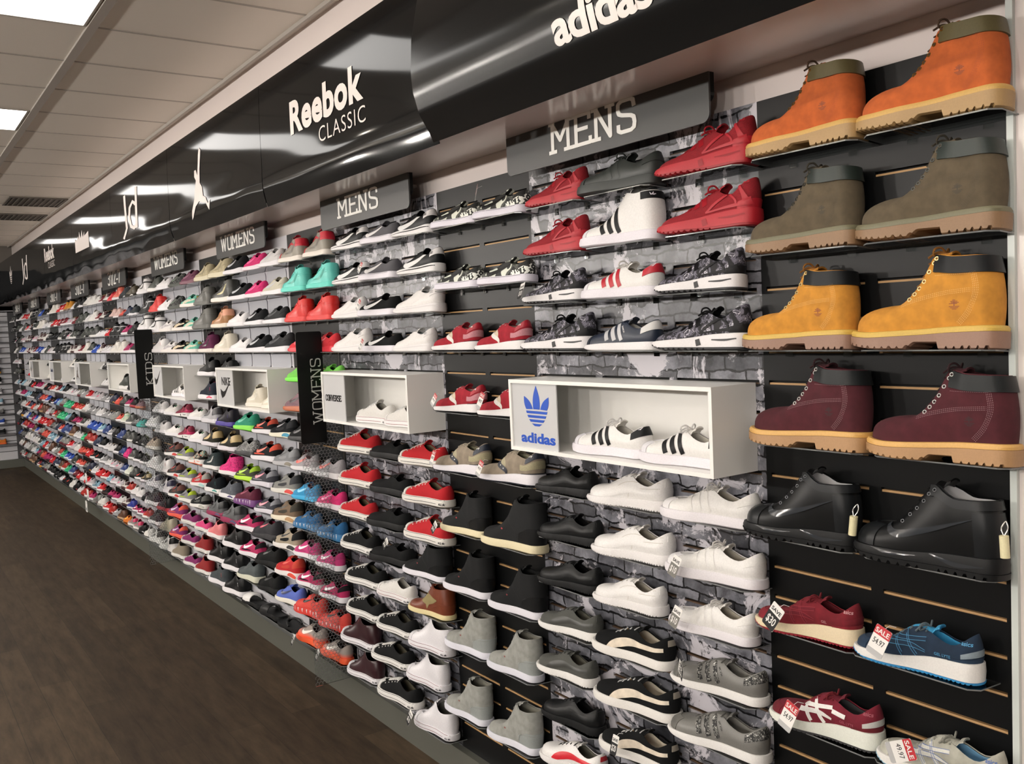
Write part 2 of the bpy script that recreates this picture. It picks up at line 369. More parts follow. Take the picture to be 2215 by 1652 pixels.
class Side:
    """projects side-view drawings onto the outer side"""
    def __init__(s, sh, mbs):
        s.sh = sh; V = []; F = []
        for mb in mbs: o = len(V); V += mb.v; F += [tuple(i+o for i in f) for f in mb.f]
        s.t = BVHTree.FromPolygons([Vector(v) for v in V], F)
    def hit(s, x, z, d):
        h = s.t.ray_cast(Vector((x, -.3, z)), Vector((0, 1, 0)))
        if h[0] is None: return None
        n = h[1] if h[1].y < 0 else -h[1]
        return h[0]+n*d
    def ribbon(s, pts, wd, d=.0008, n=6, m=3, mb=None, smoothc=True):
        """pts (s, z)"""
        mb = mb or MB(); L = s.sh.L
        P = np.array([(-a*L, b) for a, b in pts], float); W = np.array(wd if hasattr(wd, '__len__') else [wd]*len(P), float)
        Q = np.column_stack([P, W]); Q = catmull(Q, n) if smoothc and len(P) > 2 else np.array([Q[0]+(Q[-1]-Q[0])*t for t in np.linspace(0, 1, n+1)]) if len(P) == 2 else Q
        C_, W = Q[:, :2], Q[:, 2]; T = np.gradient(C_, axis=0); T /= np.linalg.norm(T, axis=1, keepdims=True)+1e-9; Nn = np.stack([-T[:, 1], T[:, 0]], -1)
        idx = {}
        for i in range(len(C_)):
            for j in range(m+1):
                q = C_[i]+Nn[i]*W[i]*(j/m-.5); h = s.hit(q[0], q[1], d)
                if h is not None: idx[(i, j)] = len(mb.v); mb.v.append(tuple(h))
        for i in range(len(C_)-1):
            for j in range(m):
                k = [(i, j), (i, j+1), (i+1, j+1), (i+1, j)]
                if all(q in idx for q in k):
                    ys = [mb.v[idx[q]][1] for q in k]
                    if max(ys)-min(ys) < .02: mb.f.append(tuple(idx[q] for q in k)); mb.m.append(0)
        return mb
    def text(s, txt, h, s_left, z, ang=0, d=.0009, bold=0, mb=None, xs=1.):
        mb = mb or MB(); V, F, w_ = font2d(txt, h, bold, xs) if not txt.startswith('~') else stroke2d(txt[1:], h, .22, xs)
        c, sn = math.cos(ang), math.sin(ang); idx = {}
        for i, (a, b) in enumerate(V):
            q = s.hit(-s_left*s.sh.L+a*c-b*sn, z+a*sn+b*c, d)
            if q is not None: idx[i] = len(mb.v); mb.v.append(tuple(q))
        for f in F:
            if all(i in idx for i in f): mb.f.append(tuple(idx[i] for i in f)); mb.m.append(0)
        return mb
def SH_tongue(sh, tx=.03, tz=.012, w_=.034, rise=.004):
    L = sh.L; us = np.linspace(1.0, .5, 7); P = []
    for u in us:
        so = sh.s0+(sh.sth-sh.s0)*u; P.append((-so*L, float(smooth_interp(np.array([u]), sh.top)[0])-.002+rise*(1-u)*2))
    e = P[-1]; P.append((e[0]+tx*.45, e[1]+tz*.7)); P.append((e[0]+tx, e[1]+tz)); P[0] = (P[0][0]-.006, P[0][1]-.004)
    P = np.array(P); m = 6; rows = []
    ww = np.interp(np.linspace(0, 1, len(P)), [0, .3, .8, 1], [.35, .6, 1, .85])*w_
    for off in (.0, -.004):
        g = []
        for (x, z), wd in zip(P, ww):
            g.append([(x, wd*(j/m-.5), z+off+.005*(1-(2*j/m-1)**2)) for j in range(m+1)])
        rows.append(np.array(g))
    mb = MB(); mb.grid(rows[0], False, flip=True); mb.grid(rows[1], False)
    mb.grid(np.stack([rows[0][-1], rows[1][-1]]), False)
    mb.grid(np.stack([rows[0][:, 0], rows[1][:, 0]]), False, flip=True); mb.grid(np.stack([rows[0][:, -1], rows[1][:, -1]]), False)
    return mb
def SH_laces(sh, n=6, r=.0021, u0=.97, u1=.56, rise=.005, bow=False, tail=False):
    mb = MB(); ths = [math.acos(1-2*sh.ginv(u)) for u in np.linspace(u0, u1, n)]; prev = None
    for i, t in enumerate(ths):
        a = sh.pos(np.array([t]), np.array([1.]))[0]; a = a+np.array([0, -.0035, -.0015]); b = a*np.array([1, -1, 1])
        pts = [a+(b-a)*q+np.array([0, 0, rise*math.sin(q*math.pi)]) for q in np.linspace(0, 1, 6)]
        mb.tube(pts, r, 5, flat=.55)
        if prev is not None:
            mb.tube([prev+np.array([0, 0, .001]), (prev+b)/2+np.array([0, 0, rise]), b+np.array([0, 0, .001])], r, 5, flat=.55)
        prev = a
    c = (a+b)/2+np.array([0, 0, rise+.002])
    if bow:
        for sgn in (-1, 1):
            lp = [c, c+np.array([-.004, sgn*.014, .010]), c+np.array([-.010, sgn*.026, .006]), c+np.array([-.012, sgn*.024, -.006]), c+np.array([-.004, sgn*.010, -.001])]
            mb.tube(catmull(lp, 5), r, 5)
            mb.tube(catmull([c, c+np.array([-.012, sgn*.010, .002]), c+np.array([-.022, sgn*.026, -.010])], 5), r, 5)
    return mb
def ring(c, n, r, rr, k=12):
    n = Vector(n).normalized(); a = n.orthogonal().normalized(); b = n.cross(a); mb = MB()
    pts = [Vector(c)+(a*math.cos(q)+b*math.sin(q))*r for q in np.linspace(0, 2*math.pi, k, endpoint=False)]
    R = []
    for i, p in enumerate(pts):
        d = (p-Vector(c)).normalized(); R.append([p+(d*math.cos(q)+n*math.sin(q))*rr for q in np.linspace(0, 2*math.pi, 6, endpoint=False)])
    R = np.array([[tuple(v) for v in r_] for r_ in R]); R = np.concatenate([R, R[:1]]); mb.grid(R, True); return mb

SWOOSH = ([(.70, .072), (.695, .055), (.66, .043), (.60, .041), (.50, .049), (.36, .063), (.22, .079), (.10, .092)], [.001, .008, .0135, .0155, .0135, .0095, .005, .001])
def swoosh(k=1., dz=0., ds=0.): return [(ds+.40+(a-.40)*k, dz+.065+(b-.065)*k) for a, b in SWOOSH[0]], [q*k for q in SWOOSH[1]]

LOW = dict(top=((0, .088), (.26, .062), (.46, .074), (.56, .086), (1, .054)), sth=.73)
MIDT = dict(top=((0, .112), (.3, .096), (.55, .112), (1, .062)), sth=.66, s0=.035, wc=.032)
HIT = dict(top=((0, .150), (.35, .142), (.6, .150), (.8, .10), (1, .064)), sth=.66, s0=.05, wc=.036)
SPEC = {
 'boot': dict(L=.305, W=1.0, mid=((0, .046), (.3, .044), (.5, .040), (.8, .036), (1, .042)), split=((0, .034), (.3, .032), (.5, .028), (.8, .024), (1, .030)), spring=.012, arch=.013,
     notch=(.0150, .0048, .345, .52), top=((0, .176), (.35, .178), (.62, .186), (.80, .135), (1, .092)), sth=.63, s0=.055, wc=.040, wth=.012, p=.62, bulge=.005, flare=.006, N=72, nt=14),
 'hiker': dict(L=.305, W=1.0, mid=((0, .044), (.3, .040), (.6, .032), (1, .032)), split=((0, .014), (.4, .013), (1, .016)), spring=.014, notch=(.018, .006, .36, .48),
     top=((0, .148), (.3, .146), (.58, .168), (.8, .125), (1, .080)), sth=.68, s0=.05, wc=.038, wth=.013, p=.66, bulge=.006, flare=.005, N=72, nt=12),
 'superstar': dict(L=.295, mid=((0, .027), (1, .027)), spring=.006, p=.60, bulge=.005, **LOW),
 'promodel': dict(L=.295, mid=((0, .029), (1, .028)), spring=.006, p=.62, bulge=.005, **{**HIT, 'top': ((0, .136), (.3, .130), (.55, .138), (.75, .108), (1, .060))}),
 'flux': dict(L=.295, W=.96, mid=((0, .043), (.3, .040), (.6, .030), (1, .024)), split=((0, .007), (1, .008)), spring=.016, notch=(.016, .0035, .0, .35), p=.82, bulge=.003,
     top=((0, .112), (.12, .098), (.3, .076), (.55, .092), (.75, .080), (1, .052)), sth=.68, s0=.02),
 'samoa': dict(L=.30, W=.96, mid=((0, .026), (.5, .024), (1, .016)), spring=.008, p=.74, bulge=.004, **LOW),
 'roma': dict(L=.29, mid=((0, .032), (.5, .026), (1, .020)), notch=(.0085, .0028, .0, .0), spring=.010, p=.62, bulge=.006, **LOW),
 'suede': dict(L=.295, mid=((0, .028), (1, .026)), spring=.006, p=.68, bulge=.004, **LOW),
 'asics': dict(L=.295, mid=((0, .048), (.3, .044), (.6, .030), (1, .026)), split=((0, .007), (1, .008)), spring=.014, notch=(.010, .0025, .0, .0), p=.74, bulge=.005,
     top=((0, .108), (.25, .076), (.5, .092), (.66, .098), (1, .060)), sth=.68),
 'cortez': dict(L=.29, W=.95, mid=((0, .036), (.4, .028), (1, .018)), spring=.010, p=.80, bulge=.004, top=((0, .098), (.26, .070), (.46, .078), (.56, .086), (1, .050)), sth=.73),
 'sb': dict(L=.29, mid=((0, .028), (1, .027)), spring=.006, p=.70, bulge=.004, top=((0, .078), (.26, .060), (.45, .070), (.56, .080), (1, .052)), sth=.73),
 'shadow': dict(L=.295, mid=((0, .040), (.3, .036), (.6, .026), (1, .020)), split=((0, .006), (1, .006)), spring=.012, notch=(.009, .002, .0, .0), p=.72, bulge=.005,
     top=((0, .112), (.22, .084), (.5, .096), (.66, .100), (1, .058)), sth=.66),
 'levi': dict(L=.30, mid=((0, .028), (1, .027)), spring=.006, p=.68, bulge=.004, wc=.038, **{**{k: v for k, v in HIT.items() if k != 'wc'}, 'top': ((0, .160), (.35, .154), (.6, .166), (.8, .11), (1, .064))}),
 'chuck': dict(L=.295, W=.97, mid=((0, .029), (1, .029)), spring=.007, p=.62, bulge=.004, top=((0, .080), (.24, .058), (.42, .070), (.52, .084), (1, .054)), sth=.79),
 'chuckhi': dict(L=.295, W=.97, mid=((0, .029), (1, .029)), spring=.007, p=.62, bulge=.004, wc=.036, **{**{k: v for k, v in HIT.items() if k != 'wc'}, 'top': ((0, .112), (.3, .106), (.5, .138), (.72, .10), (1, .056)), 'sth': .76}),
 'vans': dict(L=.29, mid=((0, .029), (1, .028)), spring=.005, p=.66, bulge=.004, top=((0, .074), (.3, .058), (.5, .070), (.62, .078), (1, .056)), sth=.60),
 'run': dict(L=.285, W=.95, mid=((0, .032), (.3, .029), (.6, .025), (1, .020)), spring=.014, p=.78, bulge=.004, top=((0, .098), (.24, .070), (.46, .082), (.58, .092), (1, .054)), sth=.74),
 'max': dict(L=.29, mid=((0, .037), (.3, .034), (.6, .026), (1, .022)), spring=.012, p=.70, bulge=.005, top=((0, .112), (.25, .088), (.5, .098), (.64, .104), (1, .062)), sth=.66),
 'tri': dict(L=.285, W=.97, mid=((0, .041), (.3, .039), (.6, .034), (1, .028)), split=((0, .006), (1, .007)), spring=.012, p=.76, bulge=.004, top=((0, .104), (.25, .078), (.5, .090), (.64, .100), (1, .064)), sth=.66),
 'jhi': dict(L=.285, mid=((0, .030), (.5, .027), (1, .023)), spring=.008, p=.64, bulge=.005, wc=.036, **{**{k: v for k, v in HIT.items() if k != 'wc'}, 'top': ((0, .126), (.35, .118), (.6, .134), (.8, .10), (1, .066))}),
 'jmid': dict(L=.29, mid=((0, .034), (.3, .028), (.6, .033), (1, .024)), spring=.010, p=.64, bulge=.006, **{**MIDT, 'top': ((0, .118), (.3, .100), (.55, .122), (1, .066))}),
 'mid': dict(L=.285, mid=((0, .034), (1, .028)), spring=.008, p=.68, bulge=.005, **MIDT),
 'lowtop': dict(L=.285, mid=((0, .028), (1, .026)), spring=.007, p=.64, bulge=.005, **LOW),
}
# colourways: up upper, ov overlay, mk mark, so sole, ot outsole, la laces, li lining, tg tongue, x1/x2 extras
W_ = '#e9e7e4'; K_ = '#141517'
CW = {
 'boot:orange': dict(up='#c2622f:suede', co='#5b5436:leather', so='#c9a25a:rubber', ot='#a8895c:rubber', st='#a94f25:plain', la='#4a3626:canvas', li='#6b4a33:plain', tg='#b85a2c:suede', ey='#c9a24e:metal', lg='#8a4627:plain'),
 'boot:olive': dict(up='#5d5240:suede', co='#27302c:leather', so='#6d6a52:rubber', ot='#86694c:rubber', st='#544a39:plain', la='#3a352b:canvas', li='#3b352b:plain', tg='#564c3c:suede', ey='#4a4a46:metal', lg='#41382b:plain'),
 'boot:wheat': dict(up='#c88a33:suede', co='#16181a:leather', so='#c9a850:rubber', ot='#8e6e5c:rubber', st='#e0b777:plain', la='#8a5a20:canvas', li='#8a5a2a:plain', tg='#b97c2c:suede', ey='#e3d7a0:metal', lg='#8f4f2a:plain'),
 'boot:wine': dict(up='#4a1a22:suede', co='#1c1f20:leather', so='#cfa25c:rubber', ot='#a8825a:rubber', st='#9a7a80:plain', la='#2c1216:canvas', li='#2d1418:plain', tg='#451820:suede', ey='#cfd2cf:metal', lg='#2c0f14:plain'),
 'hiker:black': dict(up='#111213:satin', ov='#1b1d1f:satin', so='#151617:rubber', ot='#101112:rubber', la='#0d0d0e:canvas', li='#b9b9bb:plain', tg='#121213:leather', mk='#303337:gloss', ey='#6a6c70:metal'),
 'superstar:white': dict(up=W_+':leather', ov='#dfddda:leather', mk='#e2e0dc:leather', so='#dedade:rubber', la='#e6e3df:canvas', li='#b9b2a3:plain', tg='#dcd9d4:leather', tc='#e3e1e2:rubber', ht='#e5e3df:leather'),
 'superstar:whiteblack': dict(up=W_+':leather', mk='#17181a:leather', so='#dcd8de:rubber', la='#eeecea:canvas', li='#cfcbc2:plain', tg='#e0ddd8:leather', tc='#dddbe0:rubber', ht='#17181a:leather'),
 'superstar:whitered': dict(up=W_+':leather', mk='#b0202f:leather', so='#d9d5dc:rubber', la='#e6e3df:canvas', li='#d8d2c4:plain', tg='#e0ddd8:leather', tc='#dddbe0:rubber', ht='#b0202f:leather'),
 'superstar:charcoal': dict(up='#2f3432:leather', mk='#343937:leather', so='#2c312f:rubber', la='#2b302e:canvas', li='#1e2221:plain', tg='#2b302e:leather', tc='#333836:rubber', ht='#2f3432:leather'),
 'promodel:white': dict(up=W_+':leather', mk='#141517:leather', so='#d9d5dc:rubber', la='#e6e3df:canvas', li='#cfcbc2:plain', tg='#e0ddd8:leather', tc='#dddbe0:rubber', ht='#17181a:leather'),
 'flux:red': dict(up='#8f0f1d:mesh', ov='#a81625:rubber', mk='#9c1825:satin', so='#aa1b27:rubber', ot='#90121d:rubber', la='#a31223:canvas', li='#7c0f1a:plain', tg='#a51424:mesh'),
 'flux:galaxy': dict(up='galaxy', ov='#1e1e20:rubber', mk='#0f0f11:satin', so='#e2dfe0:rubber', ot='#2a2a2c:rubber', la='#131315:canvas', li='#111112:plain', tg='#17171a:mesh'),
 'flux:magblack': dict(up='redweave', ov='#c11f5a:rubber', mk='#17181a:satin', so=W_+':rubber', ot='#2a2a2c:rubber', la='#c11f5a:canvas', li='#2a0d18:plain', tg='#8a1a40:mesh'),
 'flux:multi': dict(up='multi', ov='#1b1c1c:rubber', mk='#1b1c1c:satin', so=W_+':rubber', ot='#d86a4a:rubber', la='#e9c9a8:canvas', li='#141414:plain', tg='#1a1a1a:mesh'),
 'samoa:navy': dict(up='#1d2636:leather', mk='#b9b9bb:satin', so='#e2dfe0:rubber', la='#1a2130:canvas', li='#b9b7b2:plain', tg='#1d2636:leather', tc='#1a2230:suede', ht='#c9c8c6:satin'),
 'samoa:grey': dict(up='#6b6a66:leather', mk='snake', so='#e4e2df:rubber', la='#5d5c58:canvas', li='#8b8984:plain', tg='#6b6a66:leather', tc='#63625e:suede', ht='snake'),
 'roma:white': dict(up='#e4e2e0:leather', ov='#dad8d6:leather', so='#e6e3e2:rubber', la='#e2e0dd:canvas', li='#b5afa2:plain', tg='#dcd9d5:leather', ht='#dedcd9:leather'),
 'roma:black': dict(up='#161718:leather', ov='#1b1c1d:leather', so='#151617:rubber', la='#111213:canvas', li='#0e0e0f:plain', tg='#151617:leather', ht='#181919:leather'),
 'roma:grey': dict(up='#4c4d49:canvas', ov='#353633:leather', so='#e2e0dd:rubber', la='#2b2c2a:canvas', li='#6d6b60:plain', tg='#41423e:canvas', ht='#41423e:leather'),
 'roma:whitered': dict(up='#e4e2e0:leather', ov='#c41828:leather', so='#e6e3e2:rubber', la='#333333:canvas', li='#6d6b60:plain', tg='#dcd9d5:leather', ht='#a8202c:leather'),
 'suede:blackwhite': dict(up='#101112:suede', ov='#d9cdbb:suede', so='#e4e1dc:rubber', la='#c8c8c8:canvas', li='#c9bfae:plain', tg='#151617:suede', ht='#8f887c:plain', mk='#b98e3d:satin'),
 'suede:teal': dict(up='#69b5a0:suede', ov='#d8d0bc:suede', so='#e6ded8:rubber', la='#69b5a0:canvas', li='#1f6a5c:plain', tg='#69b5a0:suede', ht='#b9a55a:plain', mk='#d8d0bc:satin'),
 'suede:blackcream': dict(up='#141414:suede', ov='#d8c8ae:suede', so='#e8dcd4:rubber', la='#1a1a1a:canvas', li='#1a1a1a:plain', tg='#1a1a1a:suede', ht='#b9ac90:plain', mk='#d8d0bc:satin'),
 'suede:whitegrey': dict(up='#e8e4e2:leather', ov='#b9b4b8:suede', so='#eae4e0:rubber', la='#d8d4d0:canvas', li='#8e8a86:plain', tg='#e0dcd8:leather', ht='#a8a4a0:plain', mk='#d8d0bc:satin'),
 'asics:red': dict(up='#6e1420:suede', ov='#7d1a26:suede', mk='#651320:suede', so='#e0cfae:rubber', ot='#8a1c2a:rubber', la='#701420:canvas', li='#5a0f1a:plain', tg='#6e1420:suede', ht='#701622:suede', ed='#8a1c2a:plain', tx='#b9868a:plain'),
 'asics:blue': dict(up='#1b2c40:suede', ov='#1f3349:suede', mk='#1d3147:suede', so='#e4e2de:rubber', ot='#2f86bd:rubber', la='#5d6a70:canvas', li='#3f9fce:plain', tg='#3f9fce:mesh', ht='#7f8c94:leather', ed='#4c93bd:plain', tx='#4c93bd:plain'),
 'asics:winewhite': dict(up='#6e1628:suede', ov='#64131f:suede', mk='#e6e4e0:leather', so='#dfe2d8:rubber', ot='#3a3a3c:rubber', la='#701420:canvas', li='#3f3f41:plain', tg='#6e1628:mesh', ht='#b9b9b6:leather', ed='#e6e4e0:plain', tx='#9a4a58:plain'),
 'asics:greyblue': dict(up='#a8a79b:suede', ov='#b5b4a8:suede', mk='#cfcfc6:leather', so='#e4e2de:rubber', ot='#8cb8d0:rubber', la='#8a8a80:canvas', li='#6f9fc0:plain', tg='#b5b4a8:mesh', ht='#b5b4a8:leather', ed='#3f62a8:plain', tx='#3f62a8:plain'),
 'cortez:black': dict(up='#16181a:leather', mk='#ececec:leather', so='#e6e4e4:rubber', st='#17181a:plain', la='#101112:canvas', li='#141414:plain', tg='#151617:leather', ht='#e2dfdf:leather', tx='#17181a:plain'),
 'cortez:white': dict(up='#e2dfdd:leather', mk='#dddad8:leather', so='#e0dddd:rubber', st='#cfcccc:plain', la='#e2dfdd:canvas', li='#b9c2c0:plain', tg='#dedbd9:leather', ht='#d8d5d4:leather', tx='#9a9a9c:plain'),
 'sb:grey': dict(up='#5c5b60:canvas', mk='#e8e6e6:leather', so='#dcd8e0:rubber', st='#57565a:plain', la='#4e4d52:canvas', li='#2b2b2e:plain', tg='#55545a:canvas'),
 'sb:black': dict(up='#131415:canvas', mk='#ececec:leather', so='#dcd8e0:rubber', st='#dcd8e0:plain', la='#101011:canvas', li='#1a1a1c:plain', tg='#131415:canvas'),
 'sb:camo': dict(up='camo', mk='#1b1c1b:leather', so='#d8d4df:rubber', st='#3a3b3a:plain', la='#26282a:canvas', li='#b5b8ab:plain', tg='camo', ht='check'),
 'shadow:red': dict(up='#9a1c2b:suede', ov='#c9b9a2:leather', mk='#e6e2dc:leather', so='#e2dfdf:rubber', ot='#1c1c1e:rubber', la='#d8b9b4:canvas', li='#c9a59a:plain', tg='#9a1c2b:mesh', ht='#a01e2d:leather', tx='#ece9e4:plain', ms='#c98a92:mesh'),
 'shadow:tan': dict(up='#8e8272:suede', ov='#b5ac90:mesh', mk='#1b2230:leather', so='#dfdce2:rubber', ot='#1b1f2a:rubber', la='#b5ac9a:canvas', li='#a8a58c:plain', tg='#9a917f:mesh', ht='#232a38:leather', tx='#ece9e4:plain', ms='#b0a888:mesh'),
 'levi:blackcream': dict(up='#232425:canvas', ov='#141516:leather', so='#d8cdaa:rubber', la='#121213:canvas', li='#17181a:plain', tg='#1a1b1c:leather', rt='#a81e2a:plain'),
 'levi:blackwhite': dict(up='#1c1d1e:canvas', ov='#141516:leather', so='#dcdae2:rubber', la='#121213:canvas', li='#131415:plain', tg='#1a1b1c:leather', rt='#7a1620:plain'),
 'levi:grey': dict(up='#8f908b:suede', ov='#8d9290:leather', so='#d8d8e2:rubber', la='#5d5e5c:canvas', li='#77756b:plain', tg='#8b8c87:suede', rt='#7a2a20:plain'),
 'levi:brown': dict(up='#6b321c:leather', kh='#8a7d55:canvas', ov='#6b321c:leather', so='#d3c596:rubber', la='#6b321c:canvas', li='#4a2414:plain', tg='#6b321c:leather', rt='#6b321c:plain'),
 'chuck:red': dict(up='#b5141f:canvas', so='#d6d3cc:rubber', st='#1a1a1c:plain', la='#dcd9d2:canvas', li='#8a7a62:plain', tg='#b5141f:canvas', tc='#cfcdc8:rubber', tx='#26262a:plain'),
 'chuck:black': dict(up='#121314:canvas', so='#d8d6d2:rubber', st='#17181a:plain', la='#dcdad6:canvas', li='#5a5648:plain', tg='#141516:canvas', tc='#cdccca:rubber', tx='#26262a:plain'),
 'chuck:white': dict(up='#dad8d4:canvas', so='#d8d6d6:rubber', st='#7a1a24:plain', la='#c9c9c9:canvas', li='#b9b6ae:plain', tg='#d8d6d2:canvas', tc='#d8d6d4:rubber', tx='#26262a:plain'),
 'chuck:purple': dict(up='#7a1f5c:canvas', so='#d8d6d2:rubber', st='#3a3a3c:plain', la='#dcdad6:canvas', li='#5a5648:plain', tg='#7a1f5c:canvas', tc='#dedcda:rubber', tx='#9a9a9c:plain'),
 'chuck:pink': dict(up='#cf3f78:canvas', so='#dcdad6:rubber', st='#3a3a3c:plain', la='#dcdad6:canvas', li='#8a8060:plain', tg='#cf3f78:canvas', tc='#dedcda:rubber', tx='#9a9a9c:plain'),
 'chuckhi:white': dict(up='#dedce0:leather', so='#dad8dc:rubber', st='#6a1a26:plain', la='#cfcfd2:canvas', li='#6a6a64:plain', tg='#d4d2d4:leather', tc='#dddbdf:rubber', tx='#26262a:plain'),
 'chuckhi:maroon': dict(up='#2e1218:satin', so='#dad8dc:rubber', st='#26262a:plain', la='#2e1218:canvas', li='#2a1418:plain', tg='#2e1218:satin', tc='#d0ced2:rubber', tx='#26262a:plain'),
 'chuckhi:red': dict(up='#8a1a1c:canvas', so='#dad8d4:rubber', st='#4a4a4c:plain', la='#dcdad6:canvas', li='#5a2018:plain', tg='#8a1a1c:canvas', tc='#dedcda:rubber', tx='#9a9a9c:plain'),
 'chuckhi:greige': dict(up='#867c6c:canvas', so='#dad8d4:rubber', st='#4a4a4c:plain', la='#dcdad6:canvas', li='#4a4640:plain', tg='#867c6c:canvas', tc='#d4d0c8:rubber', tx='#9a9a9c:plain'),
 'vans:black': dict(up='#131415:canvas', so='#131415:rubber', la='#0e0f10:canvas', li='#1a1b1c:plain', tg='#131415:canvas'),
}
def cw_run(up, mk_, so, li, ov=None, ot=None, la=None, kind='mesh'):
    return dict(up=up+':'+kind if up[0] == '#' else up, ov=(ov or up)+(':'+kind if (ov or up)[0] == '#' else ''), mk=mk_+':satin', so=so+':rubber', ot=(ot or so)+':rubber', la=(la or (up if up[0] == '#' else '#333333'))+':canvas', li=li+':plain', tg=(ov or up)+(':mesh' if (ov or up)[0] == '#' else ''))
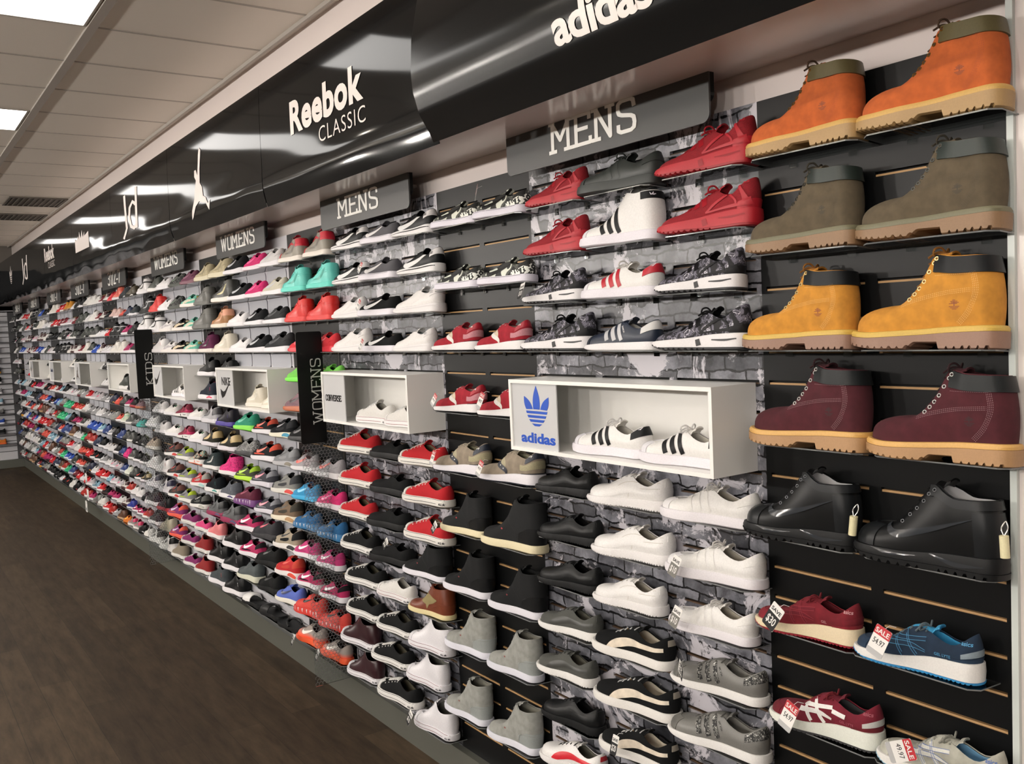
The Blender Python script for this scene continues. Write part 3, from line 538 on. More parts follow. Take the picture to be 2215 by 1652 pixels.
for k_, a in {
 'run:red': ('#d8303a', '#e8606a', '#d83a46', '#7c0f1a'), 'run:green': ('#7fd65a', '#5fb83c', '#6fe03a', '#3f7a2c'), 'run:mauve': ('#8e6f78', '#3a2c33', '#b0603c', '#4a3a40', '#7d626a'),
 'run:black': ('#1b1c1e', '#4a4b4f', '#26272a', '#131415'), 'run:silver': ('#a8a4a8', '#d84a3c', '#cfcccf', '#6a666a'), 'run:skyblue': ('#2f93c4', '#6fbfe0', '#2f9fd0', '#154a66'),
 'run:hotpink': ('#d82a72', '#e85a94', '#d8cdd4', '#8a1546'), 'run:pink': ('#c8387a', '#e6dfe2', '#d8d5da', '#8a1f52', '#b02f6c'), 'run:magblack': ('#b8245e', '#e6e3e6', '#dedbe0', '#7a1440', '#1c1a1d'),
 'run:greyorange': ('fade_orange', '#e6e0d8', '#e0562c', '#6a5a56', None, '#c8452a', '#7a6f6c'), 'run:blackwhite': ('#1c1d20', '#b9bbc0', '#e4e1e6', '#101113'), 'run:white': ('#dedcdc', '#b9b9bd', '#e6e4e8', '#a8a8a8'),
 'run:cream': ('#cfcab8', '#b9b9bd', '#e4e1e4', '#8a7a50'), 'run:charcoal': ('#27292c', '#3a3c40', '#e0dde2', '#151617'), 'run:greenlime': ('#2f9a7a', '#4fb899', '#86e04a', '#1d5a48'),
 'run:blackcoral': ('#1c1d20', '#d8553f', '#e2dfe4', '#111214', '#d8553f'), 'run:zebra': ('zebra', '#2a2a2c', '#2a2b2e', '#111113', None, None, '#1a1a1a'), 'run:olivelime': ('#3a3e30', '#a8d02c', '#b4e03a', '#88a82a', '#a0c830'),
 'run:greyblack': ('#3a3b44', '#e08a9a', '#c9c6cf', '#26272c', '#8a8b92'), 'run:periwinkle': ('#5a6fc4', '#26305a', '#d8d4c8', '#26305a'), 'run:blackfloral': ('floral', '#5a6a5c', '#2f352c', '#151515', None, None, '#8a908a'),
 'run:mauvemetal': ('#6d3a52', '#8a5a70', '#6d3a4c', '#3a1f2c'), 'run:greylime': ('#8a8a90', '#26262a', '#d8d6d2', '#26262a', '#b0c82c', '#d8e02c'), 'run:purplecoral': ('#7d2468', '#c9b9cc', '#e05a48', '#a82a3a', '#e05a48'),
 'run:beige': ('#b9a896', '#a89080', '#cfcac4', '#6a5a50'), 'run:whiteclear': ('#dddbdc', '#e6e6e6', '#dcd8de', '#9a9aa0'),
 'tri:blue': ('#1f5f92', '#12242f', '#2a6a9a', '#10384f'), 'tri:coral': ('#d8483f', '#1a1216', '#c8382f', '#4a1414'), 'tri:maroon': ('#5c1030', '#8a2048', '#6a3a78', '#26080f'),
 'max:blackteal': ('#1a1c20', '#a8a6ac', '#dcd8c4', '#1f4a50', '#26282c', '#2a88a8'), 'max:grey': ('#86888c', '#3a3c40', '#a8a8ac', '#5a5c60', '#9a9ca0', '#7a7468'), 'max:greyred': ('#8a8a86', '#2f3236', '#cfcdc6', '#3a3c40', '#3a3c40', '#c83a34'),
 'max:brown': ('#7a6550', '#2f2c26', '#d8d0bc', '#3a332a', '#3a362c', '#b08a60'), 'max:blackpink': ('#2a2a30', '#c83a58', '#26262a', '#b83a5a'), 'max:beige': ('#a89c88', '#1a1c1e', '#dcd8d4', '#141516', '#1a1c1e', '#2a2a2c'),
 'max:black': ('#131415', '#26282a', '#151617', '#1a1b1c'), 'max:red': ('#c01c24', '#d84a3a', '#dcd8d8', '#4a1a14', '#c8402f', '#d84a3a'), 'max:greywhite': ('#4f5658', '#3a4244', '#c9c9b8', '#2a1c1c'),
 'max:blackred': ('#2a2c2c', '#c83a34', '#d8d6d4', '#5a1414', '#6a4038', '#c02f2a'), 'max:redgrey': ('#b82a2e', '#c9c7c2', '#dcdad8', '#141414', '#a8a6a0', '#a0c8c4'), 'max:blackwhite': ('#17191a', '#b9bab4', '#dcdad6', '#4a4c48', '#5a5c58', '#a8aaa2'),
 'jhi:greyred': ('#8a8478', '#6a645c', '#e8e0d6', '#c81f36', '#c8283a', '#8a1a4a', '#c81f36', 'leather'), 'jhi:teal': ('#5fc4b8', '#3aa090', '#58c8b8', '#2f7a6a', None, None, None, 'leather'), 'jhi:red': ('#cc2420', '#d83a34', '#cc2420', '#a81a1a', None, None, None, 'leather'),
 'jhi:greyboot': ('#5c5c58', '#6a6a66', '#5a5a56', '#3a3a38', None, None, None, 'leather'), 'jhi:blackcream': ('#33332f', '#d0c89a', '#d8d4cc', '#b0a888', None, None, None, 'leather'), 'jhi:tan': ('#9a6a3a', '#e0a88a', '#d8cfc0', '#d0b8a0', '#d89a7c', '#b87f38', None, 'leather'),
 'jhi:purple': ('#5c2044', '#2f2a2c', '#d8d0c8', '#2a2426', None, None, None, 'suede'), 'jhi:cream': ('#cfc8b8', '#e0dccf', '#d8d0c4', '#b9b09c', None, None, None, 'leather'), 'jhi:slate': ('#2a3638', '#c9c9c4', '#d8d6d4', '#1a2426', None, None, None, 'suede'),
 'jhi:pinkpattern': ('pinkpattern', '#e0287f', '#dcd8d8', '#4a0a28', None, None, '#b01660', 'leather'), 'jhi:whiteblack': ('#dedcdc', '#141516', '#e0dde0', '#17181a', '#dedcdc', None, None, 'leather'), 'jhi:black': ('#17181a', '#b9b9bb', '#151617', '#0e0f10', None, None, None, 'leather'),
 'mid:cream': ('#b9ae90', '#8a8060', '#c9c0a4', '#2a2620', None, '#5a503a', None, 'suede'), 'lowtop:white': ('#e4e2e4', '#dedce0', '#e6e4e8', '#b9b9bc', None, None, None, 'leather'), 'lowtop:whitegreen': ('#dedcda', '#dedcda', '#dedce0', '#1f5a3a', None, None, '#e0dedb', 'leather'),
 'jmid:black': ('#151617', '#b9b9ba', '#dcd9dc', '#1a1b1c', None, None, None, 'leather'), 'jmid:navypink': ('#1c2230', '#e03a6a', '#e0dde0', '#c8384a', None, '#d8305c', None, 'suede'), 'jmid:greyswirl': ('#b0b0b4', '#3a3a3c', '#c9c7cc', '#1a1a1c', '#4a4a4e', None, None, 'leather'),
 'jmid:purpleblack': ('#1c1a24', '#4a2fa0', '#3f2f8a', '#2a2440', None, None, None, 'leather'), 'jmid:tanblack': ('#26261f', '#c9b080', '#d0cad0', '#141414', '#c0a878', None, None, 'leather'), 'jmid:blackteal': ('#161a1f', '#2f8a80', '#dcdad8', '#0f1114', None, '#2f8a80', None, 'suede'),
 'jmid:greypurple': ('#5c6068', '#8a8c92', '#dcdadc', '#9a9690', None, '#3a2f6a', None, 'suede'), 'jmid:greymag': ('#5f6264', '#b9bbbd', '#8a1f4a', '#26262a', '#26282a', '#3f4a6a', None, 'leather'), 'jmid:pink': ('#d8787c', '#e8a89a', '#e4dfe0', '#2a3a40', None, None, None, 'leather'),
 'jmid:slate': ('#3c4246', '#c8402f', '#dcd9de', '#17181a', None, None, None, 'suede'), 'jmid:charcoal': ('#3a3f3a', '#6a6c68', '#dcdad8', '#17181a', None, None, None, 'leather'), 'jmid:whitered': ('#d8d6d6', '#b8202c', '#d8d4d6', '#8a8888', '#d8d6d6', None, None, 'leather'),
 'jmid:whitenavy': ('#cfcdd0', '#26243f', '#cfccd2', '#4a4860', '#26243f', None, None, 'leather'), 'jmid:blackred': ('#17181a', '#b82a38', '#9a2230', '#131314', None, None, None, 'leather'), 'jmid:greymaroon': ('#8a8c88', '#7a1a34', '#5a1a26', '#26262a', None, None, None, 'leather'),
 'jmid:beige': ('#a8a28e', '#8a8674', '#8a877a', '#17181a', None, None, None, 'leather'), 'jmid:white': ('#d8d6d2', '#e4e2e0', '#d8d0d2', '#9a9894', None, None, None, 'leather'), 'jmid:whiteblack': ('#d8d6d4', '#141516', '#d8d6d4', '#17181a', '#141516', None, None, 'leather'),
}.items():
    a = list(a)+[None]*8; CW[k_] = cw_run(a[0], a[1], a[2], a[3], a[4], a[5], a[6], a[7] or 'mesh')

def build_parts(key, low=False):
    """returns [(part name, MB, material key, parent index or None)]"""
    st = key.split(':')[0]; sp = dict(SPEC[st]); sh = Shoe(low=low, **sp)
    P = []; up = SH_upper(sh); base = [up]
    P.append(('upper', up, 'up', None)); P.append(('lining', SH_lining(sh), 'li', None))
    if sh.split is not None: P.append(('midsole', SH_sole(sh, 'midsole'), 'so', None)); P.append(('outsole', SH_sole(sh, 'outsole'), 'ot', None))
    else: P.append(('sole', SH_sole(sh, 'sole'), 'so', None))
    P.append(('tongue', SH_tongue(sh, *{'boot': (.01, .004, .04), 'hiker': (.012, .012, .04)}.get(st, (.016, .014, .034))), 'tg', None))
    if st not in ('vans',) or not low: P.append(('laces', SH_laces(sh, {'boot': 7, 'levi': 7, 'chuckhi': 7, 'promodel': 7, 'chuck': 7}.get(st, 5), .0042 if st.startswith('chuck') else .0023, rise=.0075 if st.startswith('chuck') else .005, bow=st in ('asics', 'flux', 'boot', 'superstar') and not low), 'la', None))
    def shl(name, key_, *a, **k):
        m = SH_shell(sh, *a, **k); base.append(m); P.append((name, m, key_, None)); return m
    soleidx = 2
    if st == 'boot':
        shl('collar_pad', 'co', 0, .41, .765, 1.0, .0052, 'heel', n=40)
        shl('heel_patch', 'up', 0, .13, 0, lambda u: .80, .0014, 'heel', n=20)
    if st == 'hiker':
        shl('collar_pad', 'ov', 0, .45, .84, 1.0, .005, 'heel', n=36); shl('heel_patch', 'ov', 0, .12, 0, .8, .002, 'heel')
        shl('toe_cap', 'ov', .80, 1, 0, .62, .0022, 'toe')
    if st in ('superstar', 'promodel'):
        shl('toe_cap', 'tc', .84, 1, 0, lambda u: .66+0*u, .0022, 'toe', n=26)
        shl('heel_tab', 'ht', 0, .12, .62 if st == 'superstar' else .80, .985, .0018, 'heel', n=20)
    if st == 'samoa':
        shl('toe_cap', 'tc', .86, 1, 0, .6, .0014, 'toe'); shl('heel_tab', 'ht', 0, .15, .6, .98, .0016, 'heel')
    if st == 'flux':
        shl('heel_counter', 'ov', 0, .12, 0, .35, .002, 'heel')
    if st in ('roma', 'suede'): shl('heel_tab', 'ht', 0, .010, .66, .90, .0018, 'heel', n=10)
    if st == 'asics': shl('heel_tab', 'ht', 0, .10, .28, .50, .0016, 'heel'); shl('toe_guard', 'ov', .86, 1, 0, .42, .0012, 'toe'); shl('heel_counter', 'ov', 0, .2, 0, .22, .002, 'heel')
    if st == 'cortez': shl('heel_tab', 'ht', 0, .12, .60, .985, .0014, 'heel')
    if st == 'sb' and 'camo' in key: shl('heel_counter', 'ht', 0, .3, .05, lambda u: .75-.9*u, .0008, 'heel', n=26)
    if st == 'shadow':
        shl('heel_tab', 'ht', 0, .14, .70, .985, .0016, 'heel'); shl('heel_counter', 'ms', 0, .22, .28, .62, .0008, 'heel'); shl('heel_clip', 'ot', 0, .2, .0, .10, .003, 'heel')
    if st == 'levi': shl('heel_counter', 'ov', 0, .3, 0, lambda u: .42-.9*np.clip(u-.12, 0, 1), .0016, 'heel', n=26); shl('collar_band', 'up', 0, .42, .86, 1.0, .002, 'heel', n=30)
    if st.startswith('chuck'): shl('toe_cap', 'tc', .83, 1, 0, .74, .0030, 'toe', n=34, m=10)
    if st in ('run', 'max', 'tri', 'jhi', 'jmid', 'mid', 'lowtop'):
        shl('heel_counter', 'ov', 0, .16, .42 if st in ('jmid', 'max') else .55, .975, .0016, 'heel')
        if st in ('max', 'jmid'): shl('toe_guard', 'ov' if st == 'max' else 'so', .80, 1, 0, .34, .0015, 'toe')
        if st in ('jhi',): shl('ankle_strap', 'mk' if low else 'ov', 0, .55, .66, .76, .003, 'heel', n=30)
        if st == 'lowtop' or st == 'jhi': shl('toe_guard', 'ov', .80, 1, 0, .40, .0012, 'toe')
    if low and st in ('boot',): return sh, P
    S = Side(sh, base)
    def dec(name, key_, mb, parent=0):
        if mb.f: P.append((name, mb, key_, parent))
    if st == 'boot':
        eb = MB(); hb = MB()
        for i, u in enumerate(np.linspace(.93, .62, 7)):
            th = math.acos(1-2*sh.ginv(u)); a = sh.pos(np.array([th]), np.array([.985]))[0]
            x, z = a[0]+.0075, a[2]-.006
            h = S.hit(x, z, .0006)
            if h is None: continue
            dec('eyelet', 'ey', ring(h, (0, -1, .25), .0036, .0013))
            c = [(h+Vector((math.cos(q)*.0028, -.0004, math.sin(q)*.0028))) for q in np.linspace(0, 2*math.pi, 8, endpoint=False)]; hb = MB(); hb.add(c, [tuple(range(8))]); P.append(('eyelet_hole', hb, 'la', len(P)-1))
        stt = MB()
        def dash(pts, k=3, gap=.0032, off0=-.003, wdt=.0007):
            Q = catmull(np.array([(-a*sh.L, b) for a, b in pts]), 14); seg = np.linalg.norm(np.diff(Q, axis=0), axis=1); cum = np.concatenate([[0], np.cumsum(seg)])
            for row in range(k):
                for t in np.arange(0, cum[-1]-.0022, .0042):
                    i = min(np.searchsorted(cum, t, 'right')-1, len(Q)-2); d = (Q[i+1]-Q[i])/seg[i]; n_ = np.array([-d[1], d[0]])
                    a0 = Q[i]+d*(t-cum[i])+n_*(off0+row*gap); a1 = a0+d*.0026
                    S.ribbon([(-a0[0]/sh.L, a0[1]), (-a1[0]/sh.L, a1[1])], wdt, d=.0006, n=1, m=1, mb=stt, smoothc=False)
        dash([(.62, .088), (.52, .098), (.36, .108), (.2, .112), (.14, .113)])
        dash([(.13, .146), (.115, .11), (.16, .075), (.235, .048)], 4, .003, -.0045)
        dash([(.40, .148), (.25, .147), (.13, .147)], 1)
        dec('stitching', 'st', stt)
        lg = MB(); cx, cz, R_ = .255, .086, .0115
        for dz, w0, w1 in ((.0085, -.4, .35), (.0062, -.75, .7), (.004, -.55, .9), (.002, -.9, .55), (-.0035, -.95, -.1), (-.0035, .12, .95), (-.006, -.8, .8), (-.0085, -.6, .6)):
            rr = math.sqrt(max(.05, 1-(dz/R_)**2)); S.ribbon([(cx-R_*w0*rr/sh.L, cz+dz), (cx-R_*w1*rr/sh.L, cz+dz)], .0014, n=3, m=1, mb=lg, d=.0006, smoothc=False)
        S.ribbon([(cx, cz+.006), (cx, cz-.004)], .0020, n=3, m=1, mb=lg, d=.0006, smoothc=False)
        dec('tree_logo', 'lg', lg)
    if st == 'hiker':
        for i, u in enumerate(np.linspace(.93, .60, 6)):
            th = math.acos(1-2*sh.ginv(u)); a = sh.pos(np.array([th]), np.array([.985]))[0]; h = S.hit(a[0]+.008, a[2]-.007, .0006)
            if h is not None: dec('eyelet', 'ey', ring(h, (0, -1, .3), .0032, .0012))
        a, b = swoosh(.95, .022, .02); dec('swoosh', 'mk', S.ribbon(a, b, d=.003, m=4))
        S2 = Side(sh, [P[2][1]]); g = MB()
        S2.ribbon([(.80, .03), (.66, .024), (.5, .026)], [.001, .006, .001], d=.001, mb=g); S2.ribbon([(.42, .034), (.25, .022), (.06, .026)], [.001, .009, .001], d=.001, mb=g); dec('sole_grooves', 'mk', g, 2)
    if st in ('superstar', 'promodel', 'samoa'):
        g = MB(); hz = .086 if st == 'superstar' else (.105 if st == 'promodel' else .082); lo = .030
        for i in range(3):
            t = .665-i*.085; S.ribbon([(t, hz-.012+i*.005), (t-.04, lo+.022), (t-.072, lo+.001)], [.0135]*3, d=.0011, mb=g)
        dec('side_stripes', 'mk', g)
        if st != 'samoa' and not low:
            tf = MB(); z0 = .083 if st == 'superstar' else .126
            for dx, dz, an in ((0, 0, 0), (-.004, -.0015, .6), (.004, -.0015, -.6)):
                S.ribbon([(.055-dx/sh.L*.3, z0-.004), (.055-(dx*1.4)/sh.L, z0+.004+dz)], [.003, .001], d=.0006, n=2, m=1, mb=tf, smoothc=False)
            dec('heel_logo', 'so', tf)
        if st == 'samoa': dec('side_lettering', 'ht', S.text('SAMOA', .005, .44, .072, -1.0, bold=.0002))
    if st == 'flux':
        g = MB()
        for i in range(3):
            t = .66-i*.075; dec('side_stripe', 'mk', S.ribbon([(t, .080+i*.005), (t-.055, .052+i*.004)], [.014, .014], d=.0012, n=4, smoothc=False))
        g = MB(); S.ribbon([(.44, .042), (.36, .060), (.24, .078), (.13, .100), (.05, .104)], [.004, .007, .006, .007, .008], d=.0022, mb=g)
        S.ribbon([(.44, .043), (.28, .048), (.1, .052), (.02, .058)], [.004, .005, .010, .02], d=.0022, mb=g)
        S.ribbon([(.22, .079), (.15, .064), (.13, .05)], [.005, .005, .008], d=.0024, mb=g)
        S.ribbon([(.13, .098), (.08, .075), (.05, .055)], [.006, .009, .014], d=.0022, mb=g); dec('heel_cage', 'ov', g)
        S2 = Side(sh, [P[2][1]]); g = MB(); S2.ribbon([(.30, .026), (.16, .025), (.05, .028)], [.003, .005, .003], d=.0008, mb=g); S2.ribbon([(.445, .028), (.43, .012)], [.012, .014], d=.0006, n=2, mb=g, smoothc=False); dec('sole_groove', 'ot', g, 2)
    if st in ('roma', 'suede'):
        w1 = [.003, .019, .024, .020, .013, .011, .010]; pts = [(.70, .026), (.64, .034), (.56, .043), (.44, .0505), (.30, .050), (.16, .051), (.045, .056)]
        if key in ('roma:white', 'roma:black'):
            g = MB(); S.ribbon([(.42, .030), (.40, .046), (.33, .054), (.2, .058), (.05, .062)], .0012, mb=g, d=.0005, m=1); S.ribbon([(.62, .034), (.52, .062), (.40, .072), (.24, .070), (.06, .076)], .0012, mb=g, d=.0005, m=1); dec('side_panel', 'ov', S.ribbon(pts, w1, d=.0012, m=4)); dec('seams', 'li', g)
        else: dec('side_panel', 'ov', S.ribbon(pts, w1, d=.0012, m=4))
        if st == 'suede' and not low: dec('gold_lettering', 'mk', S.text('PUMA', .006, .60, .078, bold=.0003))
    if st == 'asics':
        g = MB(); e = MB()
        for a, b in (([(.66, .056), (.5, .060), (.38, .052)], [.008, .009, .004]), ([(.66, .068), (.5, .073), (.38, .078)], [.006, .008, .008]), ([(.63, .083), (.60, .060), (.55, .036)], .0085), ([(.54, .084), (.50, .060), (.44, .038)], .0085)):
            if not hasattr(b, '__len__'): b = [b]*3
            S.ribbon(a, b, d=.0016, mb=g)
            for sg in (-1, 1): S.ribbon([(q[0], q[1]+sg*w__*.5) for q, w__ in zip(a, b)], .0009, d=.0020, mb=e, m=1)
        if 'winewhite' in key: S.ribbon([(.38, .071), (.26, .066)], .010, d=.0016, mb=g, n=4, smoothc=False)
        dec('side_stripes', 'mk', g); dec('stripe_edging', 'ed', e)
        if not low: dec('side_lettering', 'tx', S.text('GEL' if 'red' in key else 'GEL LYTE', .0062, .31, .050, bold=.0001)); dec('heel_lettering', 'tx', S.text('asics', .0085, .115, .084, bold=.0002))
    if st == 'cortez':
        a, b = swoosh(1.08, -.004, .01); dec('swoosh', 'mk', S.ribbon(a, [q*1.25 for q in b], d=.0010, m=4))
        S2 = Side(sh, [P[2][1]]); g = MB(); S2.ribbon([(.93, .010), (.7, .014), (.45, .019), (.2, .023), (.02, .024)], [.001, .0022, .004, .0045, .003], d=.0006, mb=g); dec('sole_stripe', 'st', g, 2)
        if not low: dec('heel_lettering', 'tx', S.text('~NIKE', .0085, .135, .070, 0.12, xs=.75))
    if st == 'sb':
        a, b = swoosh(.84, -.008, .07); dec('swoosh', 'mk', S.ribbon(a, [q*1.2 for q in b], d=.0010, m=4))
        S2 = Side(sh, [P[2][1]]); g = MB(); S2.ribbon([(.97, .0225), (.5, .0235), (.03, .0245)], .0012, d=.0008, mb=g, m=1); dec('sole_line', 'st', g, 2)
    if st == 'shadow':
        dec('side_panel', 'ov', S.ribbon([(.60, .082), (.52, .062), (.48, .048)], [.02, .026, .01], d=.0008, m=4))
        g = MB(); S.ribbon([(.62, .080), (.56, .058), (.47, .044), (.45, .032)], [.012, .014, .014, .006], d=.0018, mb=g); dec('side_logo', 'mk', g)
        g = MB()
        for a, b in ((.585, .070), (.545, .057), (.50, .048)): S.ribbon([(a, b), (a-.012, b)], .0035, d=.0026, n=2, m=2, mb=g, smoothc=False)
        dec('logo_dots', 'tx' if 'tan' in key else 'up', g)
        if not low: dec('heel_lettering', 'tx', S.text('Saucony', .0065, .165, .090, .12, bold=.0002))
    if st == 'levi':
        dec('red_tab', 'rt', S.ribbon([(.57, .064), (.548, .0615)], .0045, d=.003, n=2, m=1, smoothc=False))
        g = MB(); S.ribbon([(.52, .12), (.46, .085), (.36, .06), (.33, .034)], .0012, d=.0007, mb=g, m=1); S.ribbon([(.30, .034), (.26, .062), (.14, .072), (.02, .074)], .0014, d=.0024, mb=g, m=1); dec('seams', 'tg', g)
        if 'brown' in key: dec('khaki_panel', 'kh', S.ribbon([(.62, .075), (.50, .085), (.36, .088), (.22, .095)], [.004, .055, .040, .006], d=.0012, m=6)); dec('khaki_side', 'kh', S.ribbon([(.50, .125), (.46, .085), (.47, .036)], [.004, .030, .004], d=.0010, m=4))
    if st.startswith('chuck'):
        S2 = Side(sh, [P[2][1]]); g = MB()
        S2.ribbon([(1.0, .0262), (.8, .0260), (.5, .0262), (.02, .0266)], .0014, d=.0007, mb=g, m=1, n=10); S2.ribbon([(.80, .012), (.5, .012), (.16, .012)], .0017, d=.0012, mb=g, m=1, n=10)
        dec('sole_stripes', 'st', g, 2)
        if not low: dec('heel_label', 'tx', S2.text('ALL\u2605', .0075, .105, .008, bold=.0004, d=.0012), 2)
        if st == 'chuck':
            g = MB()
            for i, u in enumerate(np.linspace(.93, .6, 5)):
                th = math.acos(1-2*sh.ginv(u)); a = sh.pos(np.array([th]), np.array([.985]))[0]; h = S.hit(a[0]+.004, a[2]-.006, .0005)
                if h is not None: dec('eyelet', 'so', ring(h, (0, -1, .4), .0022, .0008, 8))
    if st in ('run', 'max', 'tri', 'jhi', 'jmid', 'mid'):
        if st in ('run', 'max', 'tri'):
            a, b = swoosh(.80 if st == 'run' else .62, .002 if st == 'run' else .014, .04); dec('swoosh', 'mk', S.ribbon(a, [q*1.15 for q in b], d=.0012, m=3))
        if st == 'max':
            S2 = Side(sh, [P[2][1]]); dec('sole_window', 'ot', S2.ribbon([(.36, .012), (.26, .019), (.1, .019), (.03, .013)], [.009, .019, .021, .012], d=.0012, m=3), 2)
            dec('side_panel', 'ov', S.ribbon([(.60, .045), (.45, .05), (.3, .06)], [.010, .018, .012], d=.0009, m=3))
        if st == 'tri':
            S2 = Side(sh, [P[2][1]]); g = MB()
            for i in range(8): dec('sole_wedge', 'wd', S2.ribbon([(.92-i*.115, .040), (.905-i*.115, .012)], [.014, .001], d=.0010, n=3, m=2, smoothc=False), 2)
        if st in ('jhi', 'mid'): dec('side_panel', 'mk', S.ribbon([(.60, .045), (.45, .052), (.30, .070), (.14, .10)], [.003, .012, .016, .006], d=.0011, m=3))
        if st == 'jmid':
            dec('side_panel', 'ov', S.ribbon([(.70, .048), (.52, .062), (.38, .088)], [.006, .022, .020], d=.0010, m=3)); dec('side_mark', 'mk', S.ribbon([(.20, .082), (.17, .074), (.14, .06)], [.004, .007, .002], d=.0022, m=2))
            S2 = Side(sh, [P[2][1]]); dec('sole_window', 'ot', S2.ribbon([(.40, .012), (.25, .020), (.06, .016)], [.006, .012, .008], d=.0012, m=2), 2)
        if st == 'run': dec('side_panel', 'ov', S.ribbon([(.74, .034), (.55, .036), (.4, .036)], [.006, .008, .004], d=.0006, m=2))
    if st == 'lowtop' and 'green' in key: dec('heel_patch', 'li', S.ribbon([(.10, .085), (.03, .080)], [.022, .022], d=.0024, n=3, m=3, smoothc=False))
    return sh, P
_PROTO = {}
SHAPE = lambda key: key.split(':')[0]+(':'+key.split(':')[1] if key in ('sb:camo', 'roma:white', 'roma:black', 'levi:brown', 'asics:red', 'asics:winewhite', 'lowtop:whitegreen') or key.startswith('superstar') and False else '')
def proto(key, low):
    k = (SHAPE(key), low)
    if k in _PROTO: return _PROTO[k]
    sh, P = build_parts(key, low)
    if low:                                     # far away: one mesh, one material slot per colour key
        keys = []; mb = MB()
        for n, m, kk, par in P:
            if kk not in keys: keys.append(kk)
            mb.add(m.v, m.f, keys.index(kk))
        me = mb.mesh(k[0].replace(':', '_')+'_shoe', [None]*len(keys), True, 50); _PROTO[k] = (sh.L, me, keys)
    else:
        out = []
        for n, m, kk, par in P: out.append((n, m.mesh(n, [None], True, 38), kk, par))
        _PROTO[k] = (sh.L, out, None)
    return _PROTO[k]
def cmat(key, kk):
    cw = CW[key]
    if kk == 'wd': return mat('#d8d2d4', 'rubber')
    c = cw.get(kk) or {'ov': cw.get('up'), 'mk': cw.get('up'), 'ot': cw.get('so'), 'tc': cw.get('so'), 'ht': cw.get('up'), 'tx': cw.get('so'), 'st': cw.get('so'), 'ms': cw.get('up'), 'ed': cw.get('mk'), 'co': cw.get('up')}.get(kk)
    return mk(c)
def place_shoe(key, name, label, cat, loc, L=None, roll=0, yaw=0, low=False, group=None, zk=1.0, sole_alt=None):
    """toe points to -x, the outer side faces -y"""
    L0, data, keys = proto(key, low); s_ = (L or L0)/L0
    if low:
        o = bpy.data.objects.new(name, data); C.objects.link(o); tag(o, label, cat, group)
        for i, kk in enumerate(keys): o.material_slots[i].link = 'OBJECT'; o.material_slots[i].material = cmat(key, sole_alt if (kk == 'so' and sole_alt) else kk)
        r = o
    else:
        r = thing(name, label, cat, (0, 0, 0), 0, group); objs = []
        for n, me, kk, par in data:
            o = bpy.data.objects.new(n, me); C.objects.link(o); o.parent = r if par is None else objs[par]
            o.material_slots[0].link = 'OBJECT'; o.material_slots[0].material = cmat(key, kk); objs.append(o)
    r.scale = (s_, s_, s_*zk); r.rotation_euler = (roll, 0, yaw); r.location = loc
    return r

# ---------------------------------------------------------------- room shell
XL, XR, YB, YW = -15.3, 7.0, -13.6, 1.84
def shader_wall(name, col, rough=.5, noise=.03):
    m = bpy.data.materials.new(name); nt, N, Lk, b = nodes(m); b.inputs['Roughness'].default_value = rough
    tc = N.new('ShaderNodeTexCoord'); nz = N.new('ShaderNodeTexNoise'); nz.inputs['Scale'].default_value = 3; Lk.new(tc.outputs['Object'], nz.inputs['Vector'])
    mx = N.new('ShaderNodeMix'); mx.data_type = 'RGBA'; c = lin(col); mx.inputs[6].default_value = tuple(v*(1-noise) for v in c[:3])+(1,); mx.inputs[7].default_value = c
    Lk.new(nz.outputs['Fac'], mx.inputs[0]); Lk.new(mx.outputs[2], b.inputs['Base Color']); return m
WALLW = shader_wall('white_gloss_wall', '#e6dcd8', .2); PAINT = shader_wall('painted_wall', '#5d5852', .7); TILE = shader_wall('ceiling_tile', '#dcd6cc', .9); GRIDM = shader_wall('ceiling_grid_metal', '#a8a29a', .6)
WHITE = mat('#e4e2dc', 'satin'); WHITEG = shader_wall('white_laminate', '#efeeea', .3)
def floor_mat():
    m = bpy.data.materials.new('dark_wood_planks'); nt, N, Lk, b = nodes(m)
    tc = N.new('ShaderNodeTexCoord'); br = N.new('ShaderNodeTexBrick'); Lk.new(tc.outputs['Object'], br.inputs['Vector'])
    br.inputs['Scale'].default_value = 1; br.inputs['Brick Width'].default_value = 1.2; br.inputs['Row Height'].default_value = .15; br.inputs['Mortar Size'].default_value = .0015
    br.inputs['Mortar Smooth'].default_value = .3; br.offset = .37
    br.inputs['Color1'].default_value = lin('#4b3f31'); br.inputs['Color2'].default_value = lin('#3b3126'); br.inputs['Mortar'].default_value = lin('#2f2820')
    mp = N.new('ShaderNodeMapping'); mp.inputs['Scale'].default_value = (1.6, 9, 1); Lk.new(tc.outputs['Object'], mp.inputs['Vector'])
    nz = N.new('ShaderNodeTexNoise'); nz.inputs['Scale'].default_value = 2.2; nz.inputs['Detail'].default_value = 7; nz.inputs['Roughness'].default_value = .65; Lk.new(mp.outputs[0], nz.inputs['Vector'])
    cr = N.new('ShaderNodeValToRGB'); cr.color_ramp.elements[0].position = .32; cr.color_ramp.elements[0].color = (.42, .40, .38, 1); cr.color_ramp.elements[1].position = .66; cr.color_ramp.elements[1].color = (1.15, 1.12, 1.08, 1)
    Lk.new(nz.outputs['Fac'], cr.inputs[0]); mx = N.new('ShaderNodeMix'); mx.data_type = 'RGBA'; mx.blend_type = 'MULTIPLY'; mx.inputs[0].default_value = .85
    Lk.new(br.outputs['Color'], mx.inputs[6]); Lk.new(cr.outputs[0], mx.inputs[7]); Lk.new(mx.outputs[2], b.inputs['Base Color']); b.inputs['Roughness'].default_value = .6; b.inputs['Specular IOR Level'].default_value = .22
    bp = N.new('ShaderNodeBump'); bp.inputs['Strength'].default_value = .12; bp.inputs['Distance'].default_value = .002; Lk.new(nz.outputs['Fac'], bp.inputs['Height']); Lk.new(bp.outputs[0], b.inputs['Normal'])
    return m
